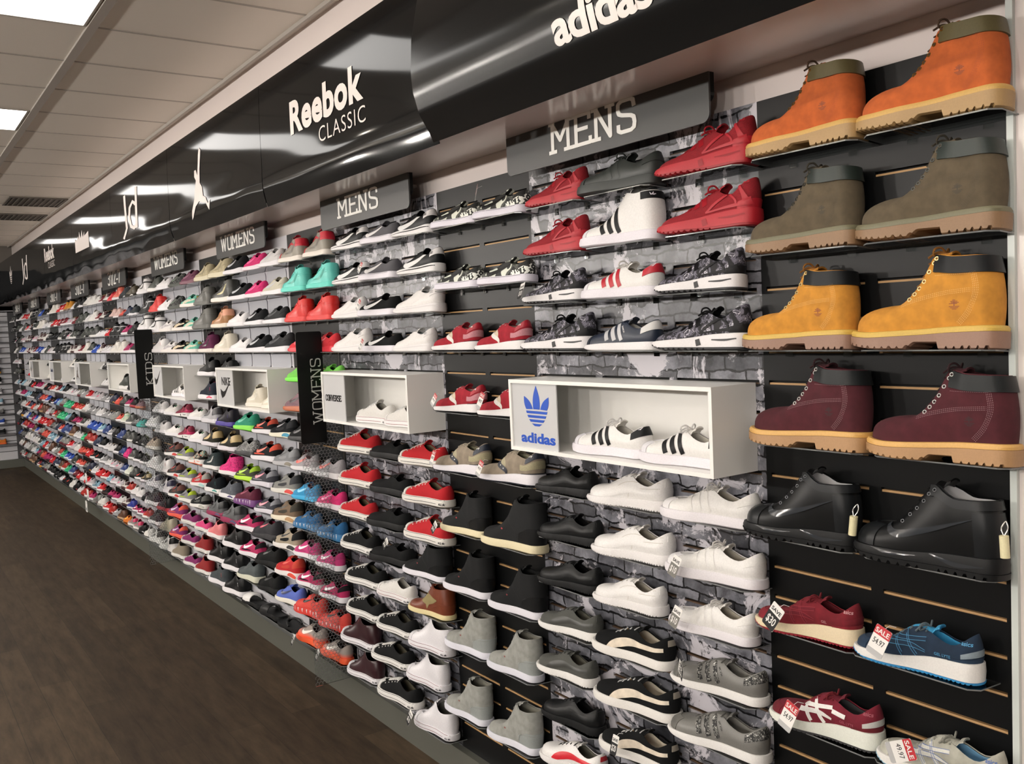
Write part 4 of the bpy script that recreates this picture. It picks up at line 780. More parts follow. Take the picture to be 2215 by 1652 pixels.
q = MB(); q.box(XL, XR, YB, YW, -.05, 0); struct('floor', q, [floor_mat()])
q = MB(); q.box(XL-.1, XR, YB, YW+.1, CEIL, CEIL+.06); struct('ceiling', q, [TILE])
q = MB(); q.box(XL, XR, YW, YW+.1, 0, CEIL); struct('wall_right', q, [WALLW])
q = MB(); q.box(XL-.1, XL, YB, YW+.1, 0, CEIL); struct('wall_far', q, [PAINT])
q = MB(); q.box(XL, XR, YB-.1, YB, 0, CEIL); struct('wall_left', q, [PAINT])
q = MB(); q.box(XR, XR+.1, YB, YW, 0, CEIL); struct('wall_near', q, [PAINT])
q = MB(); q.box(-.866, XR, 1.795, 1.84, 0, CEIL); struct('trim_1', q, [WALLW])
q = MB(); q.box(-.879, -.866, 1.785, 1.84, 0, EYE+.60); struct('trim_2', q, [shader_wall('glazed_edge', '#c9d0cc', .2)])
KICK = shader_wall('grey_kickboard', '#55564f', .4)
q = MB(); q.box(-15.2, -.885, 1.78, 1.838, 0, .117); struct('baseboard_right', q, [KICK])
q = MB(); q.box(-15.3, -15.2, -.9, 1.78, 0, .117); struct('baseboard_far', q, [KICK])
# ceiling grid: thin cross tees and the wide runners
q = MB(); z0, z1 = CEIL-.004, CEIL+.001
for y in (-.25-1.22, -.25, .97):
    q.box(XL, XR, y-.022, y+.022, CEIL-.012, z1)
y = -2.69
while y > YB:
    q.box(XL, XR, y-.012, y+.012, z0, z1); y -= 1.22
x = -4.69-.61*17
while x < XR:
    if x > XL: q.box(x-.008, x+.008, YB, 1.79, z0+.001, z1)
    x += .61
q.box(XL, XR, 1.785, 1.80, CEIL-.02, z1); struct('ceiling_grid', q, [GRIDM])
# fascia core behind the banners
FZ0, FZ1 = EYE+.592, EYE+1.112
q = MB(); q.box(XL, XR, 1.53, YW, FZ0+.012, FZ1); struct('trim_3', q, [WALLW])
q = MB(); q.box(XL, XL+.30, -1.2, 1.53, FZ0, FZ1); struct('trim_4', q, [mat('#101112', 'gloss')])

# ceiling lights
EM = bpy.data.materials.new('light_diffuser'); EM.use_nodes = True
bn = EM.node_tree.nodes['Principled BSDF']; bn.inputs['Emission Color'].default_value = (1, .965, .92, 1); bn.inputs['Emission Strength'].default_value = 3.8; bn.inputs['Base Color'].default_value = (.9, .9, .9, 1)
tfm = MB(); tfm.box(-.30, .30, -.60, .60, -.006, -.002); tfd = tfm.mesh('diffuser', [EM], False)
tff = MB()
for b in ((-.305, .305, -.61, -.60), (-.305, .305, .60, .61), (-.305, -.30, -.60, .60), (.30, .305, -.60, .60)): tff.box(b[0], b[1], b[2], b[3], -.008, 0)
tff = tff.mesh('light_frame', [GRIDM], False)
NUM = ['first', 'second', 'third', 'fourth', 'fifth', 'sixth', 'seventh', 'eighth', 'ninth', 'tenth', 'eleventh', 'twelfth', 'thirteenth', 'fourteenth', 'fifteenth']
for i, (x, y) in enumerate(TROFF):
    row = 'row near shoe wall' if y > 0 else 'row away from shoe wall'
    t = thing('ceiling_light', 'white ceiling light panel, %s from far end, %s' % (NUM[i % 9], ['row near shoe wall', 'second row', 'third row', 'fourth row', 'fifth row'][i//9]), 'ceiling light', (x, y, CEIL), 0, 'ceiling light panels')
    link('diffuser', tfd, t); link('light_frame', tff, t)
# recessed spotlights over the aisle
cup = MB(); cup.tube([(0, 0, 0), (0, 0, -.012)], .055, 20)
cupm = cup.mesh('spot_housing', [mat('#c9c6c0', 'satin')]); bul = MB(); bul.tube([(0, 0, -.012), (0, 0, -.016)], .036, 20)
EM2 = bpy.data.materials.new('spot_glow'); EM2.use_nodes = True; bn = EM2.node_tree.nodes['Principled BSDF']; bn.inputs['Emission Color'].default_value = (1, .9, .78, 1); bn.inputs['Emission Strength'].default_value = 60
bulm = bul.mesh('spot_lens', [EM2])
for i, (x, y) in enumerate(SPOTS):
    t = thing('spotlight', 'small round recessed spotlight in the ceiling, %s from the far end' % NUM[i], 'spotlight', (x, y, CEIL), 0, 'recessed spotlights')
    link('spot_housing', cupm, t); link('spot_lens', bulm, t)
    l = bpy.data.lights.new('spot_lamp', 'SPOT'); l.energy = 14; l.color = (1, .88, .76); l.shadow_soft_size = .03; l.spot_size = math.radians(70); l.spot_blend = .5
    o = bpy.data.objects.new('spot_lamp', l); C.objects.link(o); o.location = (x, y, CEIL-.03)
    d = Vector((x-.2, 1.81, EYE+.15))-o.location; o.rotation_euler = d.to_track_quat('-Z', 'Y').to_euler()
def globe_mesh():
    q = MB(); R = []
    for ph in np.linspace(.02, math.pi-.02, 12): R.append([(.085*math.sin(ph)*math.cos(t_), .085*math.sin(ph)*math.sin(t_), .085*math.cos(ph)) for t_ in np.linspace(0, 2*math.pi, 20, endpoint=False)])
    q.grid(np.array(R), True); return q.mesh('globe', [EM3])
EM3 = bpy.data.materials.new('fill_globe_glow'); EM3.use_nodes = True; bn = EM3.node_tree.nodes['Principled BSDF']; bn.inputs['Emission Color'].default_value = (1, .93, .86, 1); bn.inputs['Emission Strength'].default_value = 430
GM_ = globe_mesh(); cd = MB(); cd.tube([(0, 0, .085), (0, 0, CEIL-EYE-.72)], .004, 6); cdm = cd.mesh('cord', [mat('#2a2a2a', 'plain')]); cn = MB(); cn.tube([(0, 0, CEIL-EYE-.75), (0, 0, CEIL-EYE-.72)], .05, 16); cnm = cn.mesh('canopy', [mat('#c9c6c0', 'satin')])
for i, (x, y) in enumerate(FILL_GLOBES):  # globes added out of view to brighten shoes, wall strip and ceiling
    t = thing('added_fill_lamp', 'added round white fill lamp, out of view, %s from far end' % NUM[i], 'pendant lamp', (x, y, EYE+.72), 0, 'added fill lamps')
    link('globe', GM_, t); link('cord', cdm, t); link('canopy', cnm, t)
# air return grilles
gv = shader_wall('dark_grille', '#5c564f', .6)
def grille(x0, x1, y0, y1, lb):
    t = thing('air_grille', lb, 'air grille', ((x0+x1)/2, (y0+y1)/2, CEIL)); hx, hy = (x1-x0)/2, (y1-y0)/2
    q = MB(); q.box(-hx, hx, -hy, hy, -.004, -.001); link('grille_back', q.mesh('grille_back', [mat('#4a453f', 'plain')], False), t)
    q = MB(); n = 10
    for k in range(n): a = -hy+(k+.5)*2*hy/n; q.box(-hx, hx, a-.006, a+.006, -.012, -.004)
    for b in ((-hx-.02, -hx, -hy-.02, hy+.02), (hx, hx+.02, -hy-.02, hy+.02), (-hx, hx, -hy-.02, -hy), (-hx, hx, hy, hy+.02)): q.box(b[0], b[1], b[2], b[3], -.012, -.001)
    link('grille_slats', q.mesh('grille_slats', [gv], False), t)

grille(-10.85, -10.27, 1.27, 1.76, 'dark ceiling air grille nearer the camera beside the fascia')
grille(-12.08, -11.58, 1.29, 1.76, 'dark ceiling air grille farther from the camera')
# ---------------------------------------------------------------- wall panels
EDG = [-.885, -1.486, -2.425, -3.019, -3.962, -4.54, -5.47, -6.07, -7.0, -7.6, -8.53, -9.13, -10.06, -10.66, -11.59, -12.19, -13.12, -13.72, -14.65, -15.2]
PK = ['black', 'brick', 'black', 'brick', 'black']+['white', 'black']*7
PT = EYE+.516
def brick_mat():
    m = bpy.data.materials.new('printed_grey_brick'); nt, N, Lk, b = nodes(m); b.inputs['Roughness'].default_value = .3
    tc = N.new('ShaderNodeTexCoord'); mp = N.new('ShaderNodeMapping'); mp.inputs['Rotation'].default_value = (math.radians(90), 0, 0); Lk.new(tc.outputs['Object'], mp.inputs['Vector'])
    nz = N.new('ShaderNodeTexNoise'); nz.inputs['Scale'].default_value = 14; nz.inputs['Detail'].default_value = 6; Lk.new(tc.outputs['Object'], nz.inputs['Vector'])
    va = N.new('ShaderNodeMix'); va.data_type = 'RGBA'; va.blend_type = 'LINEAR_LIGHT'; va.inputs[0].default_value = .022; Lk.new(mp.outputs[0], va.inputs[6]); Lk.new(nz.outputs['Color'], va.inputs[7])
    br = N.new('ShaderNodeTexBrick'); Lk.new(va.outputs[2], br.inputs['Vector']); br.inputs['Scale'].default_value = 1; br.inputs['Brick Width'].default_value = .120; br.inputs['Row Height'].default_value = .036
    br.inputs['Mortar Size'].default_value = .0035; br.inputs['Mortar Smooth'].default_value = .35; br.inputs['Color1'].default_value = lin('#8f9096'); br.inputs['Color2'].default_value = lin('#3e3f43'); br.inputs['Mortar'].default_value = lin('#131316')
    n2 = N.new('ShaderNodeTexNoise'); n2.inputs['Scale'].default_value = 9; n2.inputs['Detail'].default_value = 9; n2.inputs['Roughness'].default_value = .7; Lk.new(tc.outputs['Object'], n2.inputs['Vector'])
    cr = N.new('ShaderNodeValToRGB'); cr.color_ramp.elements[0].position = .36; cr.color_ramp.elements[0].color = (.25, .25, .27, 1); cr.color_ramp.elements[1].position = .68; cr.color_ramp.elements[1].color = (1.5, 1.5, 1.55, 1)
    Lk.new(n2.outputs['Fac'], cr.inputs[0]); mx = N.new('ShaderNodeMix'); mx.data_type = 'RGBA'; mx.blend_type = 'MULTIPLY'; mx.inputs[0].default_value = 1; Lk.new(br.outputs['Color'], mx.inputs[6]); Lk.new(cr.outputs[0], mx.inputs[7])
    n3 = N.new('ShaderNodeTexNoise'); n3.inputs['Scale'].default_value = 6; n3.inputs['Detail'].default_value = 10; n3.inputs['Roughness'].default_value = .75; n3.inputs['Distortion'].default_value = .8; Lk.new(tc.outputs['Object'], n3.inputs['Vector'])
    c3 = N.new('ShaderNodeValToRGB'); c3.color_ramp.elements[0].position = .535; c3.color_ramp.elements[0].color = (0, 0, 0, 1); c3.color_ramp.elements[1].position = .56; c3.color_ramp.elements[1].color = (1, 1, 1, 1); Lk.new(n3.outputs['Fac'], c3.inputs[0])
    m3 = N.new('ShaderNodeMix'); m3.data_type = 'RGBA'; m3.inputs[7].default_value = lin('#c4c1c8'); Lk.new(c3.outputs[0], m3.inputs[0]); Lk.new(mx.outputs[2], m3.inputs[6])
    Lk.new(m3.outputs[2], b.inputs['Base Color']); return m
PM = dict(black=mat('#0f1011', 'satin'), brick=brick_mat(), white=mat('#c4c3c8', 'satin'))
TAN = mat('#b48f62', 'plain'); SLOTD = mat('#0a0a0a', 'plain'); SLOTG = mat('#3c3a3a', 'plain'); SLOTB = mat('#5a4634', 'plain')
PW = ['black slatwall panel at the far right behind the work boots', 'grey brick print panel under the large MENS sign', 'narrow black slatwall panel between the two brick panels', 'grey brick print panel under the smaller MENS sign',
      'black slatwall panel just behind the upright WOMENS sign', 'white slatwall panel left of the upright WOMENS sign', 'black slatwall panel left of the larger flat WOMENS sign', 'white slatwall panel right of the upright KIDS sign', 'black slatwall panel just behind the upright KIDS sign', 'white slatwall panel left of the upright KIDS sign']
SHORT = ['far-right black panel', 'brick panel under large MENS sign', 'black panel between brick panels', 'brick panel under smaller MENS sign', 'black panel behind upright WOMENS sign', 'white panel beside upright WOMENS sign',
         'black panel left of NIKE box', 'white panel right of KIDS sign', 'black panel behind KIDS sign', 'white panel left of KIDS sign']
for i in range(10, 19):
    k_ = PK[i]; n_ = NUM[(i-10)//2]; PW.append('%s slatwall panel, %s %s one left of the KIDS sign' % (k_, NUM[(i-10)//2+(k_ == 'white')], k_)); SHORT.append('%s %s panel past KIDS sign' % (NUM[(i-10)//2+(k_ == 'white')], k_))
for i, k in enumerate(PK):
    x1, x0 = EDG[i], EDG[i+1]; t = thing('slatwall_panel', PW[i], 'wall panel', (x1, 1.81, .117)); nc = 2 if k == 'black' else 3
    q = MB(); zt = PT-.117; W_p = x0-x1; sl = .0102; gx = .030*(1 if i < 5 else 1.2)
    cw_ = -W_p/nc; slots = []; z = EYE-.2202*1.81-.117
    while z > .03: z -= .0766
    z += .0766; zs = []
    while z < zt-.02: zs.append(z); z += .0766
    top = zs[-1] if zs else 0; prev = 0
    for z in zs:
        q.box(W_p, 0, 0, .026, prev, z-sl/2); prev = z+sl/2
        for c in range(nc+1):
            xc = -c*cw_; a, b = (max(xc-gx/2, W_p), min(xc+gx/2, 0)); q.box(a, b, 0, .026, z-sl/2, z+sl/2)
    q.box(W_p, 0, 0, .026, prev, zt); link('panel_board', q.mesh('panel_board', [PM[k]], False), t)
    q = MB(); q.box(W_p, 0, .012, .027, 0, zt); link('slot_backing', q.mesh('slot_backing', [SLOTD if k != 'white' else SLOTG], False), t)
    q = MB()
    for z in zs:
        for c in range(nc): q.box(-(c+1)*cw_+gx/2, -c*cw_-gx/2, .003, .012, z-sl/2, z-sl/2+(.0048 if k == 'black' else .003))
    if k != 'white': link('slot_edge', q.mesh('slot_edge', [TAN if k == 'black' else SLOTB], False), t)

# ---------------------------------------------------------------- glossy banners with logos
def ban(x, z, kind, ph):
    """front surface y of a banner at height z above eye level"""
    v = np.clip((1.118-z)/(1.118-.583), 0, 1.05)
    if kind == 'bulge': return np.interp(v, [0, .2, .42, .62, .72, .85, .95, 1.05], [1.50, 1.462, 1.436, 1.428, 1.432, 1.452, 1.486, 1.51])+0*x
    wv = np.sin(math.pi*np.clip(v, 0, 1))*-.006; low_ = np.clip((v-.55)/.45, 0, 1)
    w1 = .0030*low_*np.sin(x*6.0+ph)+.0012*low_*np.sin(x*13.+ph*2.1+v*5); lump = -.010*np.exp(-((v-.84)/.13)**2)*(.8+.2*np.sin(x*6+ph))
    if kind == 'smooth': w1 = w1*.35
    return 1.512+wv+w1*(.4 if kind == 'smooth' else 1)+lump*(1 if kind != 'smooth' else .7)+.012*low_**3
BAN = mat('#0d0e0f', 'gloss'); _M[('#0d0e0f', 'gloss')].node_tree.nodes['Principled BSDF'].inputs['Roughness'].default_value = .07
LOGO = mat('#e0d5cf', 'satin')
BAN2 = mat('#0e0f10', 'metal'); _b = BAN2.node_tree.nodes['Principled BSDF']; _b.inputs['Metallic'].default_value = 0; _b.inputs['Roughness'].default_value = .2; _b.inputs['Specular IOR Level'].default_value = .28
BX = [-.96, -2.5, -4.02, -5.56, -7.1, -8.64, -10.18, -11.72, -13.26, -14.8]
BN = ['glossy black curved banner with large white adidas lettering at the top right', 'glossy black banner with white Reebok CLASSIC lettering', 'glossy black banner with a white leaping basketball player emblem', 'glossy black banner with a tall white monogram left of the leaping player',
      'glossy black banner with a white crown emblem', 'glossy black banner with small white Reebok CLASSIC lettering far away', 'glossy black banner with a narrow far white monogram', 'glossy black banner with a tiny far white trefoil', 'glossy black banner at the far end without visible emblem']
BL = []
for i in range(9):
    x1, x0 = BX[i], BX[i+1]; kind = 'bulge' if i == 0 else ('smooth' if i == 1 else 'wavy'); ph = i*1.7
    if i == 0: x1 = .6
    t = thing('brand_banner', BN[i], 'banner', (0, 0, 0), 0)
    nx, nz = (70, 34); X, Z = np.meshgrid(np.linspace(x0, x1-.004, nx), np.linspace(1.118, .583, nz)); Yy = ban(X, Z, kind, ph)
    Fp = np.stack([X, Yy, Z+EYE], -1); Bp = Fp.copy(); Bp[..., 1] += .0015; q = MB(); q.grid(Fp, False); q.grid(Bp, False, flip=True)
    for a, b in ((Fp[:, 0], Bp[:, 0]), (Fp[:, -1], Bp[:, -1]), (Fp[0], Bp[0]), (Fp[-1], Bp[-1])): q.grid(np.stack([a, b]), False)
    link('banner_sheet', q.mesh('banner_sheet', [BAN2 if i == 0 else BAN], True, 60), t); BL.append((t, kind, ph))
def ban_logo(i, V, F, name, org, sx=1, sz=1, slant=0.0):
    """2-D logo laid on banner i: org=(x, z) lower left"""
    import bmesh
    t, kind, ph = BL[i]; me = bpy.data.meshes.new(name); me.from_pydata([(org[0]+v[0]*sx, 0, org[1]+v[1]*sz+v[0]*sx*slant) for v in V], [], F)
    bm = bmesh.new(); bm.from_mesh(me); bmesh.ops.triangulate(bm, faces=bm.faces)
    for _ in range(4):
        es = [e for e in bm.edges if e.calc_length() > .035]
        if not es: break
        bmesh.ops.subdivide_edges(bm, edges=es, cuts=1); bmesh.ops.triangulate(bm, faces=[f for f in bm.faces if len(f.verts) > 3])
    for v in bm.verts: v.co.y = float(ban(np.array(v.co.x), np.array(v.co.z), kind, ph))-.0022; v.co.z += EYE
    bm.to_mesh(me); bm.free(); me.materials.append(LOGO); return link(name, me, t)
V, F, w_ = font2d('adidas', .080, .0035, .92, .95); ban_logo(0, V, F, 'logo_lettering', (-1.80, .684), sx=.345/w_*1.0, sz=1.0)
def trefoil(cx, cz, s):
    V = []; F = []
    def leaf(pts):
        o = len(V); V.extend([(cx+a*s, cz+b*s) for a, b in pts]); F.append(tuple(range(o, o+len(pts))))
    def petal(tx, tz, w__, b0, b1):
        P = []; a = np.array(b0, float); b = np.array(b1, float); tip = np.array([tx, tz]); 
        for t in np.linspace(0, 1, 9): q = a+(tip-a)*t; d = tip-a; nn = np.array([-d[1], d[0]]); P.append(tuple(q+nn*w__*math.sin(math.pi*t**.9)))
        for t in np.linspace(1, 0, 9)[1:]: q = b+(tip-b)*t; d = tip-b; nn = np.array([d[1], -d[0]]); P.append(tuple(q+nn*w__*math.sin(math.pi*t**.9)))
        return P
    leaf(petal(0, 1.12, .10, (-.22, .12), (.22, .12))); leaf(petal(-.86, .66, .12, (-.72, .10), (-.27, .12))); leaf(petal(.86, .66, .12, (.27, .12), (.72, .10)))
    for z0_, z1_, h0, h1 in ((-.07, .04, .70, .75), (-.25, -.14, .60, .67), (-.43, -.32, .44, .55), (-.60, -.50, .16, .36)): leaf([(-h1, z1_), (-h0, z0_), (h0, z0_), (h1, z1_)])
    return np.array(V), F
V, F = trefoil(-1.62, .93, .115); ban_logo(0, V, F, 'logo_trefoil', (0, 0))
V, F, w_ = font2d('Reebok', .125, .0068, .8, 1.06); ban_logo(1, V, F, 'logo_lettering', (-3.67, .836), sx=.69/w_, sz=1.0)
V, F, w_ = font2d('CLASSIC', .060, -.0006, .9, 1.12); ban_logo(1, V, F, 'logo_lettering', (-3.385, .748), sx=.415/w_)
jump = [(-4.928, 1.012), (-4.900, .995), (-4.912, .955), (-4.930, .90), (-4.940, .83), (-4.905, .80), (-4.895, .755), (-4.85, .74), (-4.815, .705), (-4.775, .722), (-4.800, .668), (-4.850, .712), (-4.915, .722),
        (-4.965, .735), (-5.03, .715), (-5.085, .665), (-5.115, .652), (-5.10, .70), (-5.04, .77), (-4.995, .80), (-5.03, .76), (-5.06, .735), (-5.035, .80), (-5.005, .85), (-5.03, .872), (-5.025, .905), (-4.995, .905), (-4.975, .872), (-4.955, .93), (-4.945, .975)]
ban_logo(2, np.array(jump), [tuple(range(len(jump)))], 'logo_player', (0, 0))
def strokes(P, wd):
    V = []; F = []
    for st, w__ in P:
        st = np.array(st, float); n = len(st); T = np.gradient(st, axis=0); T /= np.linalg.norm(T, axis=1, keepdims=True); Nn = np.stack([-T[:, 1], T[:, 0]], -1)*w__*wd/2; o = len(V)
        V += list(st+Nn)+list(st-Nn); F += [(o+k, o+n+k, o+n+k+1, o+k+1) for k in range(n-1)]
    return np.array(V), F
kd = [([(.02, 1), (.06, .1), (-.10, -.15)], 1), ([(.55, 1.05), (.5, 0)], 1), ([(.5, .62), (.38, .72), (.24, .6), (.2, .35), (.26, .1), (.4, .02), (.5, .1)], 1)]
V, F = strokes(kd, .09); ban_logo(3, V, F, 'logo_monogram', (-6.66, .75), .62, .25); ban_logo(6, V, F, 'logo_monogram', (-11.70, .75), .62, .25)
cr_ = [(0, 0), (1, 0), (1, .9), (.72, .75), (.72, 1.0), (.60, .7), (.55, 1.15), (.45, .7), (.35, 1.15), (.3, .7), (.25, .9), (.12, .68), (0, .85)]
ban_logo(4, np.array(cr_), [tuple(range(len(cr_)))], 'logo_crown', (-8.50, .775), .58, .14)
V, F, w_ = font2d('Reebok', .125, .0068, .8, 1.06); ban_logo(5, V, F, 'logo_lettering', (-10.15, .836), sx=.58/w_)
V, F, w_ = font2d('CLASSIC', .060, -.0006, .9, 1.12); ban_logo(5, V, F, 'logo_lettering', (-9.95, .755), sx=.38/w_)
V, F = trefoil(-12.75, .86, .13); ban_logo(7, V, F, 'logo_trefoil', (0, 0))

# ---------------------------------------------------------------- department signs
SIGN = shader_wall('dark_grey_sign', '#444545', .34); LET = mat('#fbfaf5', 'plain'); BLK = mat('#0b0c0c', 'satin')
def rrect(x0, x1, z0, z1, r, n=6):
    P = []
    for cx, cz, a in ((x1-r, z1-r, 0), (x0+r, z1-r, 90), (x0+r, z0+r, 180), (x1-r, z0+r, 270)):
        for q_ in np.linspace(a, a+90, n): P.append((cx+r*math.cos(math.radians(q_)), cz+r*math.sin(math.radians(q_))))
    return P
def plate(P, y0, y1, mi=0, mb=None, axis='y'):
    mb = mb or MB(); n = len(P); f = (lambda a, b, c: (a, c, b)) if axis == 'y' else (lambda a, b, c: (c, a, b))
    V = [f(a, b, y0) for a, b in P]+[f(a, b, y1) for a, b in P]; F = [tuple(range(n)), tuple(reversed(range(n, 2*n)))]+[(i, n+i, n+(i+1) % n, (i+1) % n) for i in range(n)]
    mb.add(V, F, mi); return mb
def flat_sign(x0, x1, z0, z1, txt, h, lx, lab, zt, xs=1.0, w_=.195):
    t = thing('department_sign', lab, 'sign', (0, 0, EYE)); y = 1.742
    link('sign_board', plate(rrect(x0, x1, z0, z1-.014, .022), y, y+.006).mesh('sign_board', [SIGN], False), t)
    link('sign_lip', plate(rrect(x0-.003, x1-.0, z0+.05, z1, .022), y+.0065, y+.020).mesh('sign_lip', [BLK], False), t)
    q = MB()
    for xx in (x0+.12, x1-.12): q.box(xx-.01, xx+.01, y+.006, YW, z1-.06, z1-.05)
    link('sign_bracket', q.mesh('sign_bracket', [WHITE], False), t)
    V, F, W = stroke2d(txt, h, w_, xs); s_ = lx[1]-lx[0]; V[:, 0] *= s_/V[:, 0].max(); flat_letters('lettering', V, F, (lx[0], y-.0005, zt), (1, 0, 0), (0, 0, 1), LET, t, .0012)
flat_sign(-2.45, -1.577, .482, .642, 'MENS', .084, (-2.205, -1.835), 'large dark grey MENS sign in white letters above the brick panel', .517)
flat_sign(-3.945, -3.11, .47, .628, 'MENS', .078, (-3.745, -3.365), 'smaller dark grey MENS sign above the second brick panel', .508)
flat_sign(-5.485, -4.675, .468, .632, 'WOMENS', .080, (-5.38, -4.82), 'larger dark grey flat WOMENS sign above white panel', .508)
flat_sign(-7.02, -6.175, .47, .64, 'WOMENS', .082, (-6.91, -6.31), 'smaller dark grey flat WOMENS sign left of the first WOMENS sign', .516)
for i in range(5):
    x = -8.74-i*1.525+(0 if i else 0)
    flat_sign(x, x+.90, .465, .635, '31/2-7', .10, (x+.26, x+.72), 'dark grey 3 1/2-7 size sign, %s left of the WOMENS signs' % NUM[i], .50, w_=.2)
# upright blade signs on hexagon screens
def blade(X, ytop, txt, zs, letz, lab, hexlab, zt=.012):
    t = thing('hexagon_screen', hexlab, 'divider screen', (X, 0, EYE)); z0_, z1_ = .118-EYE, zt-.001
    q = MB(); q.box(-.002, .002, ytop, 1.809, z0_, z1_); link('clear_sheet', q.mesh('clear_sheet', [ACR], False), t)
    q = MB(); R_ = .0098; dy = R_*math.sqrt(3); dz = R_*1.5; r = 0; z = z0_+R_
    while z < z1_-R_*.9:
        y = ytop+dy/2+(dy/2 if r % 2 else 0)
        while y < 1.805-dy/2:
            for k in range(3 if True else 6):
                a0, a1 = math.radians(60*k+30), math.radians(60*k+90)
                p, p2 = np.array([y+R_*math.cos(a0), z+R_*math.sin(a0)]), np.array([y+R_*math.cos(a1), z+R_*math.sin(a1)])
                d = p2-p; d /= np.linalg.norm(d); n = np.array([-d[1], d[0]])*.0009
                q.add([(.0026, *(p+n)), (.0026, *(p2+n)), (.0026, *(p2-n)), (.0026, *(p-n))], [(0, 1, 2, 3)])
            y += dy
        z += dz; r += 1
    link('hexagon_print', q.mesh('hexagon_print', [mat('#7f7f80', 'satin')], False), t)
    b = thing('upright_sign', lab, 'sign', (X+.006, 0, EYE)); link('sign_board', plate(rrect(ytop-.004, ytop+.122, zs[0], zs[1], .012), 0, .005, axis='x').mesh('sign_board', [BLK], False), b)
    V, F, W = stroke2d(txt, .048, .13, 1.0); V[:, 0] *= (letz[1]-letz[0])/V[:, 0].max()
    flat_letters('lettering', V, F, (.0055, ytop+.108, letz[0]), (0, 0, 1), (0, -1, 0), mat('#b9b9b6', 'plain'), b, .001)
blade(-3.984, 1.602, 'WOMENS', (-.505, .012), (-.41, -.112), 'tall upright black WOMENS sign standing out from the shoe wall', 'clear screen with grey hexagon print carrying the WOMENS sign')
blade(-7.02, 1.594, 'KIDS', (-.418, .088), (-.312, -.082), 'tall upright black KIDS sign standing out from the shoe wall', 'clear screen with grey hexagon print carrying the KIDS sign', .088)

# ---------------------------------------------------------------- white display boxes
BLUE = mat('#1d4fb8', 'satin'); LPAN = shader_wall('pale_logo_panel', '#c9cacb', .15)
def dbox(x0, x1, lab, logo=None, zt=-.170, zb=-.393, lw=.235):
    t = thing('display_box', lab, 'display box', (x0, 0, EYE)); y0, y1, th = 1.647, 1.809, .011; W = x1-x0; q = MB()
    q.box(0, W, y0, y1, zt-th, zt); q.box(0, W, y0, y1, zb, zb+th); q.box(0, th, y0, y1, zb+th, zt-th); q.box(W-th, W, y0, y1, zb+th, zt-th); q.box(th, W-th, y1-.006, y1, zb+th, zt-th)
    link('box_shell', q.mesh('box_shell', [WHITEG], False), t)
    q = MB(); q.box(th, lw, y0+.006, y0+.010, zb+th, zt-th); p = link('logo_panel', q.mesh('logo_panel', [LPAN], False), t)
    if logo == 'adidas':
        V, F = trefoil(.136, -.268, .072); flat_letters('trefoil_logo', V, F, (0, y0+.0058, 0), (1, 0, 0), (0, 0, 1), BLUE, p, .0008)
        V, F, w_ = font2d('adidas', .030, .0014); flat_letters('logo_lettering', V*np.array([.172/w_, 1]), F, (.052, y0+.0058, -.363), (1, 0, 0), (0, 0, 1), BLUE, p, .0008)
    if logo == 'converse':
        V, F, w_ = stroke2d('CONVERSE', .024, .26); flat_letters('logo_lettering', V*np.array([.165/w_, 1]), F, (.03, y0+.0058, -.296), (1, 0, 0), (0, 0, 1), BLK, p, .0008)
    if logo in ('nike', 'check'):
        if logo == 'nike': V, F, w_ = font2d('NIKE', .034, .001, .6); flat_letters('logo_lettering', V*np.array([.15/w_, 1.3]), F, (.085, y0+.0058, -.268), (1, 0, 0), (0, 0, 1), BLK, p, .0008)
        P = [(.0, .5), (.02, .2), (.12, .0), (.35, .12), (1, 1.0), (.42, .42), (.24, .36), (.12, .42)]
        V = np.array(P)*np.array([.19 if logo == 'nike' else .16, .105]); flat_letters('swoosh_logo', V, [tuple(range(len(P)))], (.06 if logo == 'nike' else .03, y0+.0058, -.345 if logo == 'nike' else -.31), (1, 0, 0), (0, 0, 1), BLK, p, .0008)
    if logo == 'player':
        V = (np.array(jump)-np.array([-4.95, .83]))*np.array([.42, .36]); flat_letters('logo_player', V, [tuple(range(len(jump)))[::-1]], (.13, y0+.0058, -.28), (1, 0, 0), (0, 0, 1), mat('#4a3c34', 'plain'), p, .0008)
    if logo == 'script':
        V, F, w_ = font2d('Reebok', .04, .001, .6); flat_letters('logo_lettering', V*np.array([.15/w_, 1]), F, (.06, y0+.0058, -.29), (1, 0, 0), (0, 0, 1), mat('#2c3352', 'plain'), p, .0008)
    if logo == 'small':
        V, F, w_ = font2d('NIKE', .024, .001, .6); flat_letters('logo_lettering', V*np.array([.12/w_, 1]), F, (.07, y0+.0058, -.29), (1, 0, 0), (0, 0, 1), BLK, p, .0008)
    return t
dbox(-2.362, -1.512, 'white open display box with blue trefoil adidas logo', 'adidas')
dbox(-3.826, -3.030, 'white open display box with black CONVERSE lettering', 'converse', lw=.225)
dbox(-5.345, -4.50, 'white open display box with black NIKE lettering and check mark', 'nike', lw=.28)
dbox(-6.79, -6.01, 'white open display box with small black check mark only', 'check', lw=.215)
for i in range(4):
    a = -8.30-i*1.525; dbox(a, a+.79, 'white display box left of the KIDS sign, %s one' % NUM[i], [None, 'player', 'script', 'check'][i], lw=.235 if i else .02)

